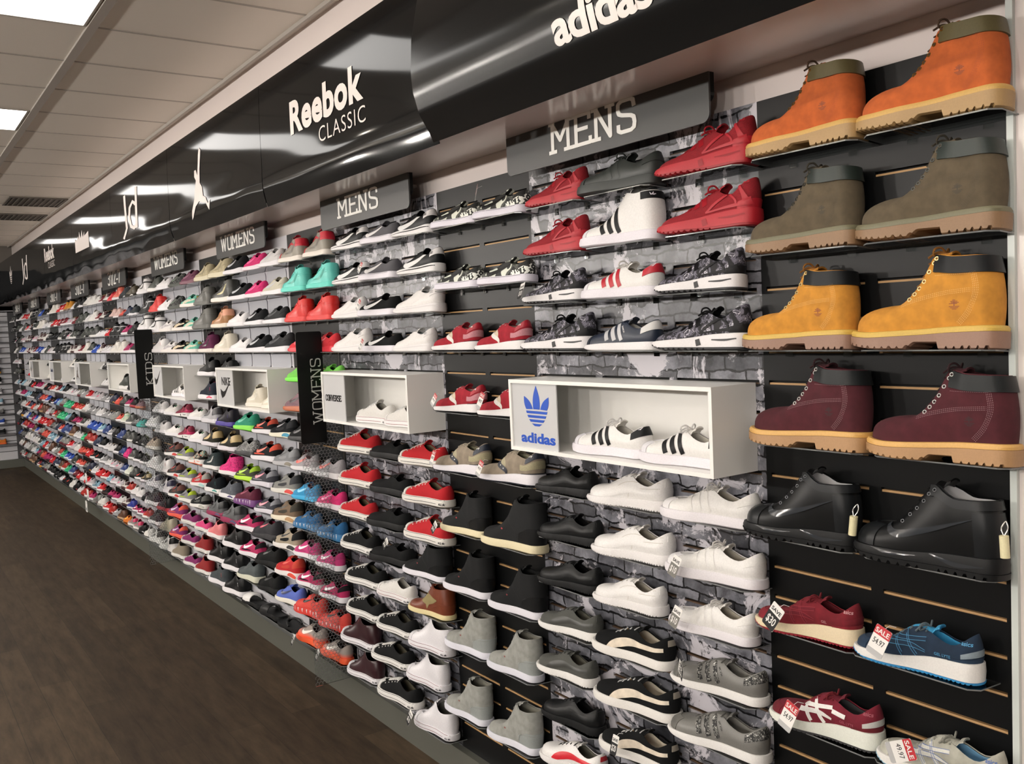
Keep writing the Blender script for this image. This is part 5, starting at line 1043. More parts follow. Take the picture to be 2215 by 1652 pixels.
# ---------------------------------------------------------------- the shoes on the wall: kind, centre x, shelf height, length
PLACE = """
>A
boot:orange -1.303 2.129 0.295
boot:orange -1.010 2.129 0.299
boot:olive -1.313 1.907 0.295
boot:olive -1.014 1.907 0.299
boot:wheat -1.329 1.684 0.297
boot:wheat -1.025 1.684 0.308
boot:wine -1.310 1.461 0.308
boot:wine -0.997 1.461 0.298
hiker:black -1.340 1.239 0.300
hiker:black -1.029 1.239 0.314
asics:red -1.330 1.016 0.268
asics:blue -1.062 1.016 0.271
asics:winewhite -1.291 0.794 0.278
asics:greyblue -1.012 0.794 0.268
>B
flux:red -2.203 2.129 0.268
superstar:charcoal -1.934 2.129 0.308
flux:red -1.609 2.129 0.306
flux:red -2.224 1.981 0.282
promodel:white -1.925 1.981 0.308
flux:red -1.604 1.981 0.308
flux:galaxy -2.244 1.832 0.268
superstar:whitered -1.932 1.832 0.300
flux:galaxy -1.640 1.832 0.275
flux:galaxy -2.234 1.684 0.305
samoa:navy -1.922 1.684 0.298
flux:galaxy -1.656 1.684 0.308
roma:black -2.218 1.239 0.268
roma:white -1.933 1.239 0.308
superstar:white -1.635 1.239 0.303
roma:black -2.211 1.090 0.268
roma:white -1.930 1.090 0.302
superstar:white -1.617 1.090 0.300
roma:black -2.224 0.942 0.268
roma:white -1.948 0.942 0.274
superstar:white -1.628 0.942 0.276
roma:grey -2.228 0.794 0.268
suede:blackwhite -1.942 0.794 0.308
samoa:grey -1.616 0.794 0.294
roma:grey -2.256 0.645 0.268
suede:blackwhite -1.935 0.645 0.308
samoa:grey -1.624 0.645 0.308
roma:black -2.238 0.497 0.268
suede:blackwhite -1.934 0.497 0.288
roma:whitered -2.245 0.348 0.280
>C
sb:camo -2.791 2.129 0.268
sb:camo -2.508 2.129 0.272
sb:camo -2.793 1.907 0.268
sb:camo -2.498 1.907 0.268
shadow:red -2.828 1.684 0.268
shadow:red -2.535 1.684 0.268
shadow:red -2.829 1.461 0.273
shadow:red -2.538 1.461 0.268
shadow:tan -2.834 1.239 0.308
shadow:tan -2.523 1.239 0.308
levi:blackcream -2.828 1.016 0.268
levi:blackcream -2.524 1.016 0.308
levi:blackwhite -2.828 0.794 0.276
levi:blackwhite -2.518 0.794 0.278
levi:grey -2.837 0.571 0.275
levi:grey -2.551 0.571 0.268
levi:grey -2.871 0.312 0.268
levi:grey -2.570 0.312 0.268
>D
cortez:black -3.674 2.129 0.268
sb:grey -3.382 2.129 0.268
cortez:black -3.101 2.129 0.268
cortez:black -3.679 1.981 0.268
sb:grey -3.407 1.981 0.282
cortez:black -3.069 1.981 0.275
cortez:white -3.715 1.832 0.268
sb:black -3.424 1.832 0.286
cortez:white -3.095 1.832 0.294
cortez:white -3.708 1.684 0.302
sb:black -3.409 1.684 0.268
cortez:white -3.141 1.684 0.268
chuck:red -3.684 1.239 0.308
vans:black -3.409 1.239 0.268
chuck:red -3.123 1.239 0.291
chuck:red -3.705 1.090 0.308
vans:black -3.396 1.090 0.291
chuck:red -3.100 1.090 0.299
chuck:red -3.712 0.942 0.308
vans:black -3.463 0.942 0.308
chuck:red -3.104 0.942 0.308
chuck:black -3.721 0.794 0.308
vans:black -3.417 0.794 0.308
levi:blackwhite -3.155 0.794 0.308
chuck:black -3.683 0.645 0.308
chuck:white -3.413 0.645 0.276
levi:brown -3.115 0.645 0.268
chuck:black -3.696 0.497 0.308
chuck:black -3.428 0.497 0.290
chuckhi:white -3.130 0.497 0.274
chuckhi:maroon -3.784 0.348 0.291
chuck:black -3.472 0.348 0.288
chuckhi:white -3.170 0.348 0.273
chuckhi:maroon -3.752 0.200 0.268
chuck:black -3.423 0.200 0.308
chuckhi:white -3.124 0.165 0.268
>E
jhi:greyred -4.324 2.129 0.250
jhi:greyred -4.017 2.129 0.250
jhi:teal -4.309 1.981 0.257
jhi:teal -3.992 1.981 0.250
jhi:red -4.293 1.832 0.250
jhi:red -4.011 1.832 0.250
run:red -4.253 1.684 0.263
run:red -3.999 1.684 0.250
run:green -4.317 1.536 0.259
run:green -3.978 1.536 0.250
run:mauve -4.386 1.387 0.290
run:black -4.341 1.239 0.250
run:silver -4.325 1.090 0.250
run:silver -4.030 1.090 0.268
run:skyblue -4.330 0.942 0.250
run:hotpink -4.033 0.942 0.257
tri:blue -4.334 0.794 0.250
tri:blue -4.038 0.794 0.250
run:pink -4.362 0.645 0.250
run:pink -4.083 0.645 0.250
run:magblack -4.349 0.497 0.250
run:magblack -4.058 0.497 0.250
tri:coral -4.357 0.348 0.290
tri:coral -4.074 0.348 0.250
run:greyorange -4.363 0.200 0.290
run:greyorange -4.070 0.200 0.262
>F
run:blackwhite -5.178 2.129 0.282
run:hotpink -4.865 2.129 0.250
run:white -4.617 2.129 0.250
run:blackwhite -5.136 1.981 0.262
run:hotpink -4.878 1.981 0.250
run:cream -4.595 1.981 0.250
lowtop:white -5.184 1.832 0.250
run:blackwhite -4.902 1.832 0.250
run:charcoal -4.601 1.832 0.250
lowtop:white -5.171 1.684 0.250
run:blackwhite -4.890 1.684 0.273
run:charcoal -4.582 1.684 0.290
run:greenlime -5.166 1.239 0.280
run:blackcoral -4.870 1.239 0.250
max:blackteal -4.594 1.239 0.250
run:zebra -5.178 1.090 0.278
run:blackcoral -4.874 1.090 0.290
max:grey -4.577 1.090 0.250
run:olivelime -5.198 0.942 0.275
run:greyblack -4.944 0.942 0.290
max:greyred -4.598 0.942 0.277
tri:maroon -5.231 0.794 0.290
run:greyblack -4.905 0.794 0.254
max:brown -4.613 0.794 0.290
run:magblack -5.218 0.645 0.290
max:blackpink -4.940 0.645 0.290
max:beige -4.611 0.645 0.290
run:magblack -5.200 0.497 0.284
max:black -4.909 0.497 0.290
max:red -4.621 0.497 0.286
max:greywhite -5.255 0.348 0.290
max:black -4.907 0.348 0.290
run:periwinkle -4.644 0.348 0.290
slide:white -5.217 0.200 0.290
slide:black -4.924 0.200 0.287
flipflop:black -4.648 0.200 0.290
>G
mid:cream -5.774 2.129 0.250
mid:cream -5.455 2.129 0.270
jhi:greyboot -5.812 1.981 0.250
jhi:blackcream -5.407 1.981 0.290
jhi:greyboot -5.837 1.832 0.290
jhi:tan -5.488 1.832 0.250
jhi:purple -5.784 1.684 0.250
jhi:cream -5.466 1.684 0.251
jmid:black -5.823 1.536 0.250
jmid:black -5.477 1.536 0.250
jmid:navypink -5.827 1.387 0.274
jmid:greyswirl -5.813 1.239 0.250
jmid:purpleblack -5.514 1.239 0.250
jmid:tanblack -5.844 1.090 0.250
jmid:tanblack -5.502 1.090 0.250
jhi:slate -5.852 0.942 0.250
jhi:pinkpattern -5.504 0.942 0.262
jmid:blackteal -5.838 0.794 0.257
jmid:greypurple -5.543 0.794 0.250
jmid:greymag -5.822 0.645 0.250
jmid:greymag -5.511 0.645 0.290
jmid:pink -5.861 0.497 0.250
jmid:black -5.497 0.497 0.290
jmid:black -5.820 0.348 0.290
jmid:black -5.543 0.348 0.290
jmid:slate -5.843 0.200 0.290
jmid:black -5.543 0.200 0.290
>H
lowtop:white -6.713 2.129 0.250
run:blackfloral -6.378 2.129 0.250
run:mauvemetal -6.094 2.129 0.250
lowtop:white -6.673 1.981 0.250
run:blackfloral -6.466 1.981 0.250
suede:teal -6.117 1.981 0.250
suede:whitegrey -6.702 1.832 0.250
suede:blackcream -6.364 1.832 0.250
suede:teal -6.096 1.832 0.250
suede:whitegrey -6.671 1.684 0.250
suede:blackcream -6.428 1.684 0.250
suede:teal -6.133 1.684 0.250
lowtop:whitegreen -6.723 1.239 0.250
flux:magblack -6.444 1.239 0.250
lowtop:whitegreen -6.121 1.239 0.250
lowtop:whitegreen -6.704 1.090 0.250
flux:magblack -6.428 1.090 0.250
lowtop:whitegreen -6.134 1.090 0.250
max:blackred -6.766 0.942 0.250
run:greylime -6.492 0.942 0.250
flux:multi -6.181 0.942 0.250
max:blackred -6.755 0.794 0.250
run:greylime -6.471 0.794 0.250
max:redgrey -6.155 0.794 0.250
max:blackred -6.761 0.645 0.250
run:greylime -6.500 0.645 0.250
max:blackwhite -6.194 0.645 0.250
run:purplecoral -6.775 0.497 0.284
chuck:purple -6.434 0.497 0.277
chuck:pink -6.137 0.497 0.250
run:purplecoral -6.787 0.348 0.260
chuck:purple -6.483 0.348 0.250
chuckhi:red -6.178 0.348 0.250
chuckhi:greige -6.777 0.200 0.250
chuck:purple -6.458 0.200 0.250
chuckhi:red -6.194 0.200 0.250
>I
jhi:whiteblack -7.285 2.129 0.250
jmid:charcoal -6.961 2.129 0.250
jhi:black -7.219 1.981 0.250
jhi:red -6.949 1.981 0.251
jhi:whiteblack -7.332 1.858 0.250
jhi:whiteblack -7.024 1.832 0.250
jmid:whitered -6.947 1.684 0.250
run:white -7.053 1.239 0.250
run:white -7.296 1.119 0.250
run:white -7.026 1.090 0.250
run:beige -7.342 0.942 0.250
jmid:whitered -7.350 0.794 0.250
jmid:whitered -7.045 0.794 0.250
jmid:whitenavy -7.372 0.645 0.250
jmid:whitenavy -7.016 0.645 0.250
jmid:black -7.429 0.497 0.290
jmid:blackred -7.101 0.497 0.250
jmid:greymaroon -7.674 0.348 0.250
jmid:black -7.410 0.348 0.250
jmid:beige -7.064 0.348 0.250
jmid:white -7.978 0.200 0.250
jmid:whiteblack -7.668 0.200 0.250
jmid:whiteblack -7.427 0.200 0.250
jmid:whiteblack -7.080 0.200 0.274
"""
NAMES = dict(boot=('work_boot', 'boot', 'ankle work boot'), hiker=('hiking_boot', 'boot', 'leather hiking boot'), superstar=('leather_sneaker', 'sneaker', 'shell-toe leather sneaker'), promodel=('high_top_sneaker', 'high top', 'three-stripe high-top'),
    flux=('running_shoe', 'running shoe', 'caged-heel running shoe'), samoa=('leather_sneaker', 'sneaker', 'low-profile striped sneaker'), roma=('leather_sneaker', 'sneaker', 'ridged-sole sneaker'), suede=('suede_sneaker', 'sneaker', 'low sneaker with side curve'),
    asics=('running_shoe', 'running shoe', 'cross-stripe running shoe'), cortez=('leather_sneaker', 'sneaker', 'wedge-sole swoosh sneaker'), sb=('canvas_sneaker', 'sneaker', 'canvas swoosh sneaker'), shadow=('running_shoe', 'running shoe', 'retro running shoe'),
    levi=('high_top_sneaker', 'high top', 'flat-sole high-top'), chuck=('canvas_sneaker', 'sneaker', 'rubber-toe low canvas sneaker'), chuckhi=('high_top_sneaker', 'high top', 'rubber-toe high-top'), vans=('canvas_sneaker', 'sneaker', 'plain low canvas sneaker'),
    run=('running_shoe', 'running shoe', 'running shoe'), tri=('running_shoe', 'running shoe', 'wedge-sole running shoe'), max=('running_shoe', 'running shoe', 'air-window trainer'), jhi=('high_top_sneaker', 'high top', 'high-top'), jmid=('basketball_shoe', 'basketball shoe', 'basketball shoe'),
    mid=('basketball_shoe', 'basketball shoe', 'mid-height shoe'), lowtop=('leather_sneaker', 'sneaker', 'leather low-top'), slide=('slide_sandal', 'sandal', 'slide sandal'), flipflop=('flip_flop', 'sandal', 'flip-flop'))
CWORD = {'wine': 'maroon', 'galaxy': 'grey speckled', 'whitered': 'white and red', 'whiteblack': 'white and black', 'blackwhite': 'black and white', 'winewhite': 'maroon and white', 'greyblue': 'pale grey and blue', 'blue': 'navy and blue', 'camo': 'grey camouflage', 'blackcream': 'black and cream', 'tan': 'tan', 'greyred': 'grey and red', 'magblack': 'magenta and black',
    'greyorange': 'grey and orange', 'greenlime': 'green and lime', 'blackcoral': 'black and coral', 'blackteal': 'black and teal', 'olivelime': 'olive and lime', 'greyblack': 'grey and black', 'greywhite': 'grey and white', 'blackpink': 'black and pink', 'hotpink': 'hot pink', 'skyblue': 'sky blue', 'greyboot': 'grey', 'navypink': 'navy and pink', 'greyswirl': 'grey and white',
    'purpleblack': 'purple and black', 'tanblack': 'tan and black', 'pinkpattern': 'magenta patterned', 'greypurple': 'grey and purple', 'greymag': 'grey and magenta', 'blackfloral': 'black floral', 'mauvemetal': 'metallic mauve', 'whitegrey': 'white and grey', 'whitegreen': 'white and green', 'blackred': 'black and red', 'greylime': 'grey and lime', 'redgrey': 'red and grey',
    'purplecoral': 'purple and coral', 'multi': 'multicolour', 'zebra': 'zebra striped', 'whitenavy': 'white and navy', 'greymaroon': 'grey and maroon', 'periwinkle': 'periwinkle blue', 'whiteclear': 'white'}
def colw(key): c = key.split(':')[1]; return CWORD.get(c, c).replace(' and ', '-and-').replace(' ', '-')
ROLL = -.075
counter = {}
def sandal(key, name, label, cat, loc, L):
    white = 'white' in key; sh = Shoe(L=L, mid=((0, .030), (.5, .022), (1, .020)), spring=.004, N=44); t = thing(name, label, cat, loc); t.rotation_euler = (ROLL*.6, 0, 0)
    q = SH_sole(sh, 'sole'); bl = mat('#141516', 'rubber'); s_ = link('footbed', q.mesh('footbed', [bl], True), t)
    if 'flip' in key:
        q = MB()
        for sg in (-1, 1): q.tube(catmull([(-.70*L, 0, .024), (-.62*L, sg*.012, .044), (-.5*L, sg*.034, .042), (-.38*L, sg*.038, .026)], 6), .0055, 8)
        link('strap', q.mesh('strap', [mat('#1a1b1c', 'leather')]), t)
    else:
        P = []
        for u in np.linspace(.82, .50, 6):
            w__ = float(wbase(np.array([u]))[0])*L; h = .062-.012*abs(u-.6)*5
            P.append([(-u*L, -math.cos(a)*(w__+.002), .018+max(0, math.sin(a))**.75*(h-.014)) for a in np.linspace(-.0, math.pi, 13)])
        P = np.array(P); I_ = P.copy(); I_[..., 1] *= .93; I_[..., 2] = .018+(P[..., 2]-.018)*.92; q = MB(); q.grid(P); q.grid(I_, flip=True); q.grid(np.stack([P[0], I_[0]])); q.grid(np.stack([P[-1], I_[-1]]), flip=True)
        link('strap', q.mesh('strap', [mat('#dcdad8' if white else '#1a1b1c', 'leather')]), t)
    return t
def put(key, pi, row, col, xc, z, L, low, where=None, flat=False, y=1.757):
    st = key.split(':')[0]; nm, cat, wd = NAMES[st]
    if st == 'lowtop' and False: pass
    lab = '%s %s, %s' % (colw(key), wd, where) if where else '%s %s, %s, %s' % (colw(key), wd, '%s shelf down' % NUM[row] if row else 'top shelf', '%s, %s' % (col, SHORT[pi]))
    roll = 0 if flat else ROLL; zz = z-(0 if flat else .0043); rnd = random.Random(round(xc*100)*31+round(z*100))
    yaw = rnd.uniform(.02, .10) if st not in ('boot', 'hiker') else rnd.uniform(-.01, .04)
    if flat: yaw = .02
    if st in ('slide', 'flipflop'): return sandal(key, nm, lab, cat, (xc+L/2, y, zz+.002), L)
    if st in ('boot', 'hiker'): y -= .010
    elif not flat: y -= .004
    return place_shoe(key, nm, lab, cat, (xc+L/2, y+L/2*math.sin(yaw), zz+(0 if flat else .0012)), L, roll, yaw, low, zk=.82 if (pi == 3 and st == 'levi') else .95 if st == 'promodel' else 1.0, sole_alt=rnd.choice(['ov', 'up', 'li', None, None, None, None]) if pi >= 9 and low and not flat else None)
def plate_mesh(W, frosted):
    """sloping shelf: front edge at local z 0"""
    q = MB(); a = .1; D_ = .094; th = .003; f = np.array([0, -D_/2, 0.]); b = np.array([0, D_/2, -.0070]); e = MB()
    x0, x1 = -W/2, W/2; c0 = .018
    top = [(x0+c0, f[1], 0), (x1-c0, f[1], 0), (x1, f[1]+c0, -.0013), (x1, b[1], b[2]), (x0, b[1], b[2]), (x0, f[1]+c0, -.0013)]
    n = len(top); q.add(top+[(p[0], p[1], p[2]-th) for p in top], [tuple(range(n)), tuple(reversed(range(n, 2*n)))])
    e.add(top+[(p[0], p[1], p[2]-th) for p in top], [(i, n+i, n+(i+1) % n, (i+1) % n) for i in range(n)])
    return q, e
_SH = {}
def shelf(xc, z, W, label, frosted=0, group=None):
    k = (round(W, 2), frosted)
    if k not in _SH:
        q, e = plate_mesh(W, frosted); parts = [('shelf_plate', q.mesh('shelf_plate', [ACR], False)), ('shelf_edge', e.mesh('shelf_edge', [ACE], False))]
        hk = MB()
        if not frosted:
            for xx in ((-W*.28, W*.28) if W < .4 else np.linspace(-W*.4, W*.4, 4)): hk = MB(); hk.box(xx-.010, xx+.010, .043, .046, -.020, -.010); parts.append(('shelf_hook', hk.mesh('shelf_hook', [ACR], False)))
        else:
            for c in range(frosted):
                x0 = -W/2+c*W/frosted+.012; x1 = x0+W/frosted-.024; P = rrect(x0, x1, -.086, -.012, .02)
                m_ = plate(P, .0425, .045).mesh('back_plate', [FRO], False); parts.append(('back_plate', m_))
        _SH[k] = parts
    t = thing('shoe_shelf', label, 'shelf', (xc, 1.7625, z-.0008), 0, group)
    for n, m_ in _SH[k]: link(n, m_, t)
rowsP = {}; pi = -1
for ln in PLACE.split('\n'):
    ln = ln.strip()
    if not ln: continue
    if ln[0] == '>': pi = 'ABCDEFGHI'.index(ln[1:]); continue
    k, x, z, L = ln.split(); rowsP.setdefault(pi, []).append((k, float(x), float(z), float(L)))
COL = {2: ['left', 'right'], 3: ['left', 'middle', 'right']}
BOXES = [(-2.362, -1.512), (-3.826, -3.030), (-5.345, -4.50), (-6.79, -6.01)]+[(-8.30-i*1.525, -7.51-i*1.525) for i in range(4)]
def dodge(x, z, L):
    """keep shoes beside the display boxes clear of them; None when a box hides the place"""
    if not (1.36 < z+.06 < 1.62): return x
    for a, b in BOXES:
        lo, hi = x-L/2, x+L/2; ov = min(hi, b)-max(lo, a)
        if ov > 0:
            if ov > .13: return None
            return x+ov+.006 if x > (a+b)/2 else x-ov-.006
    return x
def relax(lst):
    out = []
    for z in sorted({l[2] for l in lst}):
        r = sorted([list(l) for l in lst if l[2] == z], key=lambda l: l[1])
        for _ in range(12):
            for a, b in zip(r, r[1:]):
                ov = (a[1]+a[3]/2)-(b[1]-b[3]/2)+.004
                if ov > 0:
                    a[1] -= ov*.3; b[1] += ov*.3
                    if a[3] > .262: a[3] -= ov*.2
                    if b[3] > .262: b[3] -= ov*.2
        out += [tuple(l) for l in r]
    return out
for pi, lst in rowsP.items():
    lst = [l for l in relax(lst) if not (pi == 8 and l[1] < -7.62)]
    lst = [(k, dodge(x, z, L), z, L) for k, x, z, L in lst if dodge(x, z, L) is not None]
    zs = sorted({z for _, _, z, _ in lst}, reverse=True); zl = []
    for z in zs:
        if not zl or zl[-1]-z > .03: zl.append(z)
    x1, x0 = EDG[pi], EDG[pi+1]; nc = 2 if PK[pi] == 'black' else 3
    for k, x, z, L in lst:
        r_ = min(range(len(zl)), key=lambda i: abs(zl[i]-z)); same = sorted([l for l in lst if abs(l[2]-z) < .03], key=lambda l: l[1]); ci = [l[1] for l in same].index(x)
        names = {1: ['alone'], 2: ['left', 'right'], 3: ['left', 'middle', 'right'], 4: ['leftmost', 'second-from-left', 'third-from-left', 'rightmost']}.get(len(same), [NUM[q]+'-from-left' for q in range(len(same))])
        low = pi >= 7
        put(k, pi, r_, names[ci], x, z, L, low)
        if pi <= 4: shelf(x+.004, z, .27 if pi else .285, 'clear shelf under %s %s, %s, %s' % (colw(k), {'boot': 'boot', 'hiker': 'boot'}.get(k.split(':')[0], 'shoe'), '%s shelf down' % NUM[r_] if r_ else 'top shelf', '%s, %s' % (names[ci], SHORT[pi])))
    if pi > 4:
        for r_, z in enumerate(zl):
            fr = nc if PK[pi] == 'white' else 0
            shelf((x0+x1)/2, z, abs(x0-x1)-.03, '%s shelf, %s, spanning the %s' % ('frosted plastic' if fr else 'clear acrylic', '%s down' % NUM[r_] if r_ else 'topmost', SHORT[pi]), fr)
# shoes inside the display boxes
ZB = EYE-.393+.012
def boxed(key, xc, L, where): 
    st = key.split(':')[0]; put(key, 0, 0, '', xc, ZB, L, xc < -6, where, True, 1.722)
boxed('superstar:whiteblack', -1.962, .30, 'left one inside the white trefoil display box')
boxed('superstar:whiteblack', -1.677, .30, 'right one inside the white trefoil display box')
boxed('chuck:white', -3.44, .285, 'left one inside the CONVERSE display box'); boxed('chuck:white', -3.19, .27, 'right one inside the CONVERSE display box')
boxed('jhi:cream', -4.87, .24, 'left one inside the NIKE display box'); boxed('jhi:cream', -4.645, .22, 'right one inside the NIKE display box')
boxed('superstar:whiteblack', -6.36, .25, 'left one in the box with only a check mark'); boxed('superstar:whiteblack', -6.13, .22, 'right one in the box with only a check mark')
boxed('jmid:charcoal', -7.98, .26, 'left one in the display box nearest left of KIDS sign'); boxed('jhi:black', -7.68, .24, 'right one in the display box nearest left of KIDS sign')
boxed('jhi:greyboot', -9.30, .26, 'alone in the second display box left of KIDS sign'); boxed('jmid:black', -10.75, .24, 'alone in the third display box left of KIDS sign'); boxed('jmid:blackred', -12.2, .22, 'alone in the farthest display box')

# ---------------------------------------------------------------- the far panels past the KIDS sign
ZR = lambda k: 1.684+k*.0742
FAR = {
 9: {6: 'run:red jhi:coral jmid:slate jmid:olive', 4: 'jhi:pinkhi jhi:pinkhi run:coral jmid:navy jmid:slate', 2: 'jhi:black jhi:black run:magenta jmid:black', 0: 'jhi:whitehi jhi:whitehi run:magenta jmid:black', -6: 'run:coral jhi:charcoal run:magenta jmid:blackred run:mauve', -8: 'run:coral jhi:mint jhi:charcoal run:zebra run:tealk',
     -10: 'jmid:blue jhi:charcoal jhi:charcoal jmid:black jmid:black', -12: 'jmid:blue jhi:magentahi jhi:charcoal jmid:black jmid:black', -14: 'jmid:blue jmid:mint jhi:charcoal run:blackred jmid:tanblack', -16: 'jmid:maroonwhite jmid:red jmid:whitered jmid:whitered run:black', -18: 'jmid:maroonwhite jhi:royal run:magblack run:magblack jmid:red', -20: 'run:orange jmid:greypink jmid:greypink jmid:black jmid:white'},
}
for k_, a in {'jhi:coral': ('#e0705c', '#d85a4a', '#e4e0e2', '#8a2a2a'), 'jmid:olive': ('#4a4232', '#c9c0a0', '#e4e0dc', '#26221a'), 'jhi:pinkhi': ('#c9a8a0', '#d8b8b0', '#e4dcdc', '#3a2f2c'), 'run:coral': ('#e0584a', '#e86a5a', '#e4e0e2', '#5a1a1a'), 'jmid:navy': ('#26304a', '#c9c9d0', '#dcdadc', '#141824'), 'run:magenta': ('#a81f5c', '#b82a68', '#e0dde0', '#3a0a20'),
  'jhi:whitehi': ('#d8d4cc', '#e0dcd4', '#e4e0dc', '#a8a49a'), 'jhi:charcoal': ('#4a4c4a', '#3a3c3a', '#dcdad6', '#222'+'322'), 'run:mauve2': ('#b8989a', '#d8c8c8', '#e0dcdc', '#8a7070'), 'jhi:mint': ('#c9d0b8', '#8ac0a0', '#e0e0d8', '#5a8a70'), 'run:tealk': ('#3aa8a0', '#2a8a84', '#e0dede', '#1a4a4a'), 'jmid:blue': ('#2a3f78', '#5a78c0', '#b0b4c0', '#141c38'), 'jhi:magentahi': ('pinkpattern', '#e0287f', '#e4dfe0', '#4a0a28'),
  'run:blackred': ('#1a1a1c', '#c83a2a', '#dcdadc', '#2a1010'), 'jmid:maroonwhite': ('#ddd9d4', '#3a1518', '#3a1a1c', '#2a1012', '#3a1518'), 'jmid:red': ('#a82a22', '#c83a30', '#dcd8d6', '#3a1010'), 'jhi:royal': ('#26308a', '#2a3a9a', '#c9c9cc', '#141a4a'), 'run:orange': ('#e8802a', '#f0b83a', '#e86a2a', '#c8401f'), 'jmid:greypink': ('#8a8884', '#c82a5a', '#cfcbc8', '#6a1a38', '#c82a5a'), 'jmid:mint': ('#d0d4c8', '#8ac8a0', '#d8dcd0', '#8a9a88'),
  'run:royal': ('#2a50b0', '#c9d0e0', '#dcdce4', '#16285a'), 'jmid:yellow': ('#1f2440', '#e0a02a', '#e0a02a', '#141828'), 'run:lightblue': ('#8ab4c8', '#e0e4e8', '#e0e0e4', '#4a6a7a'), 'run:wine': ('#7a1f2c', '#d8d0cc', '#e0dcdc', '#3a0f14'), 'run:silverpink': ('#c9c4c8', '#d83a70', '#e4e0e4', '#8a8488'), 'run:brightred': ('#d02028', '#e8e0e0', '#e4dede', '#6a1014'), 'jhi:brown': ('#5a3a28', '#6a4834', '#b09070', '#2a1a12'), 'run:green2': ('#2fb07a', '#8ad0a8', '#4fd08a', '#1a6a48'), 'run:greywhite': ('#9a9a9c', '#e4e4e6', '#e0dee2', '#5a5a5c')}.items():
    a = list(a)+[None]*8; CW[k_] = cw_run(a[0], a[1], a[2], a[3], a[4], None, None, 'leather' if k_[0] == 'j' else 'mesh'); CWORD[k_.split(':')[1]] = {'pinkhi': 'pale pink', 'whitehi': 'white', 'tealk': 'teal', 'magentahi': 'magenta', 'maroonwhite': 'white and maroon', 'greypink': 'grey and pink', 'yellow': 'navy and yellow', 'lightblue': 'light blue', 'silverpink': 'silver and pink', 'brightred': 'bright red', 'green2': 'bright green', 'blackred': 'black and red', 'greywhite': 'grey and white', 'royal': 'royal blue'}.get(k_.split(':')[1], k_.split(':')[1])
POOLT = 'run:white run:whiteclear jmid:black jmid:white lowtop:white run:royal run:wine jhi:black run:black jmid:maroonwhite jhi:whitehi run:silverpink jmid:charcoal jhi:charcoal run:brightred'.split()
POOLB = 'jmid:black run:white run:greywhite run:brightred jmid:navy run:magenta jmid:white run:lightblue jhi:brown run:wine run:silverpink jmid:blackred run:zebra jmid:yellow jmid:blue run:white jmid:black run:brightred run:blackred jmid:red jmid:greymaroon run:green2 run:royal jmid:charcoal run:coral lowtop:white'.split()
rg = random.Random(11)
for pi in range(9, 19):
    x1, x0 = EDG[pi], EDG[pi+1]; W = x1-x0; black = PK[pi] == 'black'
    ks = [6, 4, 2, 0]+([-2, -4] if black else [])+[-6, -8, -10, -12, -14, -16, -18, -20]
    for ri, k in enumerate(ks):
        names = FAR.get(pi, {}).get(k); n = 4 if not black else 3
        if names: names = names.split()
        else:
            pool = POOLT if k >= -4 else POOLB; names = []
            while len(names) < n: c = rg.choice(pool); names += [c]*(2 if rg.random() < .45 else 1)
            names = names[:n]
        if pi == 12 and k == 6: names = ['boot:wheat', 'boot:wheat', 'run:white'][:n]
        n = len(names); z = ZR(k)
        nn = {1: ['alone'], 2: ['left', 'right'], 3: ['left', 'middle', 'right'], 4: ['leftmost', 'second-from-left', 'third-from-left', 'rightmost'], 5: ['leftmost', 'second-from-left', 'middle', 'fourth-from-left', 'rightmost']}[n]
        for c, key in enumerate(names):
            L = min(.235, W/n*.98)*rg.uniform(.92, 1.0); xc = dodge(x0+(c+.5)*W/n+rg.uniform(-.01, .01), z, L)
            if xc is None: continue
            put(key, pi, ri, nn[c], xc, z, L, True, None, False, 1.762)
        shelf((x0+x1)/2, z, W-.03, '%s shelf, %s, on the %s' % ('clear acrylic' if black else 'frosted plastic', '%s down' % NUM[ri] if ri else 'topmost', SHORT[pi]), 0 if black else 4)
# end wall: pale slatwall with shelves and two shoes a shelf
t = thing('slatwall_panel', 'pale grey slatwall panel covering the far end wall', 'wall panel', (-15.297, 1.5, .117)); q = MB()
z = 0.0; zs = [.12+.0766*i for i in range(29)]; prev = 0
for z in zs: q.box(0, .03, -2.2, .34, prev, z-.005); prev = z+.005
q.box(0, .03, -2.2, .34, prev, PT-.117); link('panel_board', q.mesh('panel_board', [mat('#c4c4c8', 'satin')], False), t)
bxo('slot_backing', (0, .012, -2.2, .34, 0, PT-.117), SLOTG, t)
bxo('corner_post', (.03, .05, .21, .29, 0, PT-.117), mat('#4a4a4c', 'satin'), t)
pl = 'lowtop:white run:orange run:green2 run:blackred lowtop:white run:greywhite run:white run:royal run:wine run:wine jmid:navy jmid:yellow run:silverpink jmid:black run:black run:greywhite run:wine run:lightblue run:silverpink run:zebra jmid:black run:royal run:greywhite run:black'.split()
for r_, k in enumerate([6, 4, 2, 0, -2, -4, -6, -8, -10, -12, -14, -16, -18]):
    z = ZR(k)+.01
    for c in range(2):
        key = pl[(r_*2+c) % len(pl)]; st = key.split(':')[0]; nm, cat, wd = NAMES[st]
        place_shoe(key, nm, '%s %s on the far end wall, %s, %s' % (colw(key), wd, '%s shelf down' % NUM[r_] if r_ else 'top shelf', ['left', 'right'][c]), cat, (-15.215, 1.28+.27*c+.02, z), .235, 0, math.pi/2, True)
    s_ = thing('shoe_shelf', 'dark shelf on the far end wall, %s' % ('%s down' % NUM[r_] if r_ else 'topmost'), 'shelf', (-15.27, 1.2, z)); bxo('shelf_plate', (0, .115, -1.6, .50, -.006, -.0005), mat('#6a6a6c', 'satin'), s_)
    for c in range(3):
        key = pl[(r_*3+c+5) % len(pl)]; st = key.split(':')[0]; nm, cat, wd = NAMES[st]
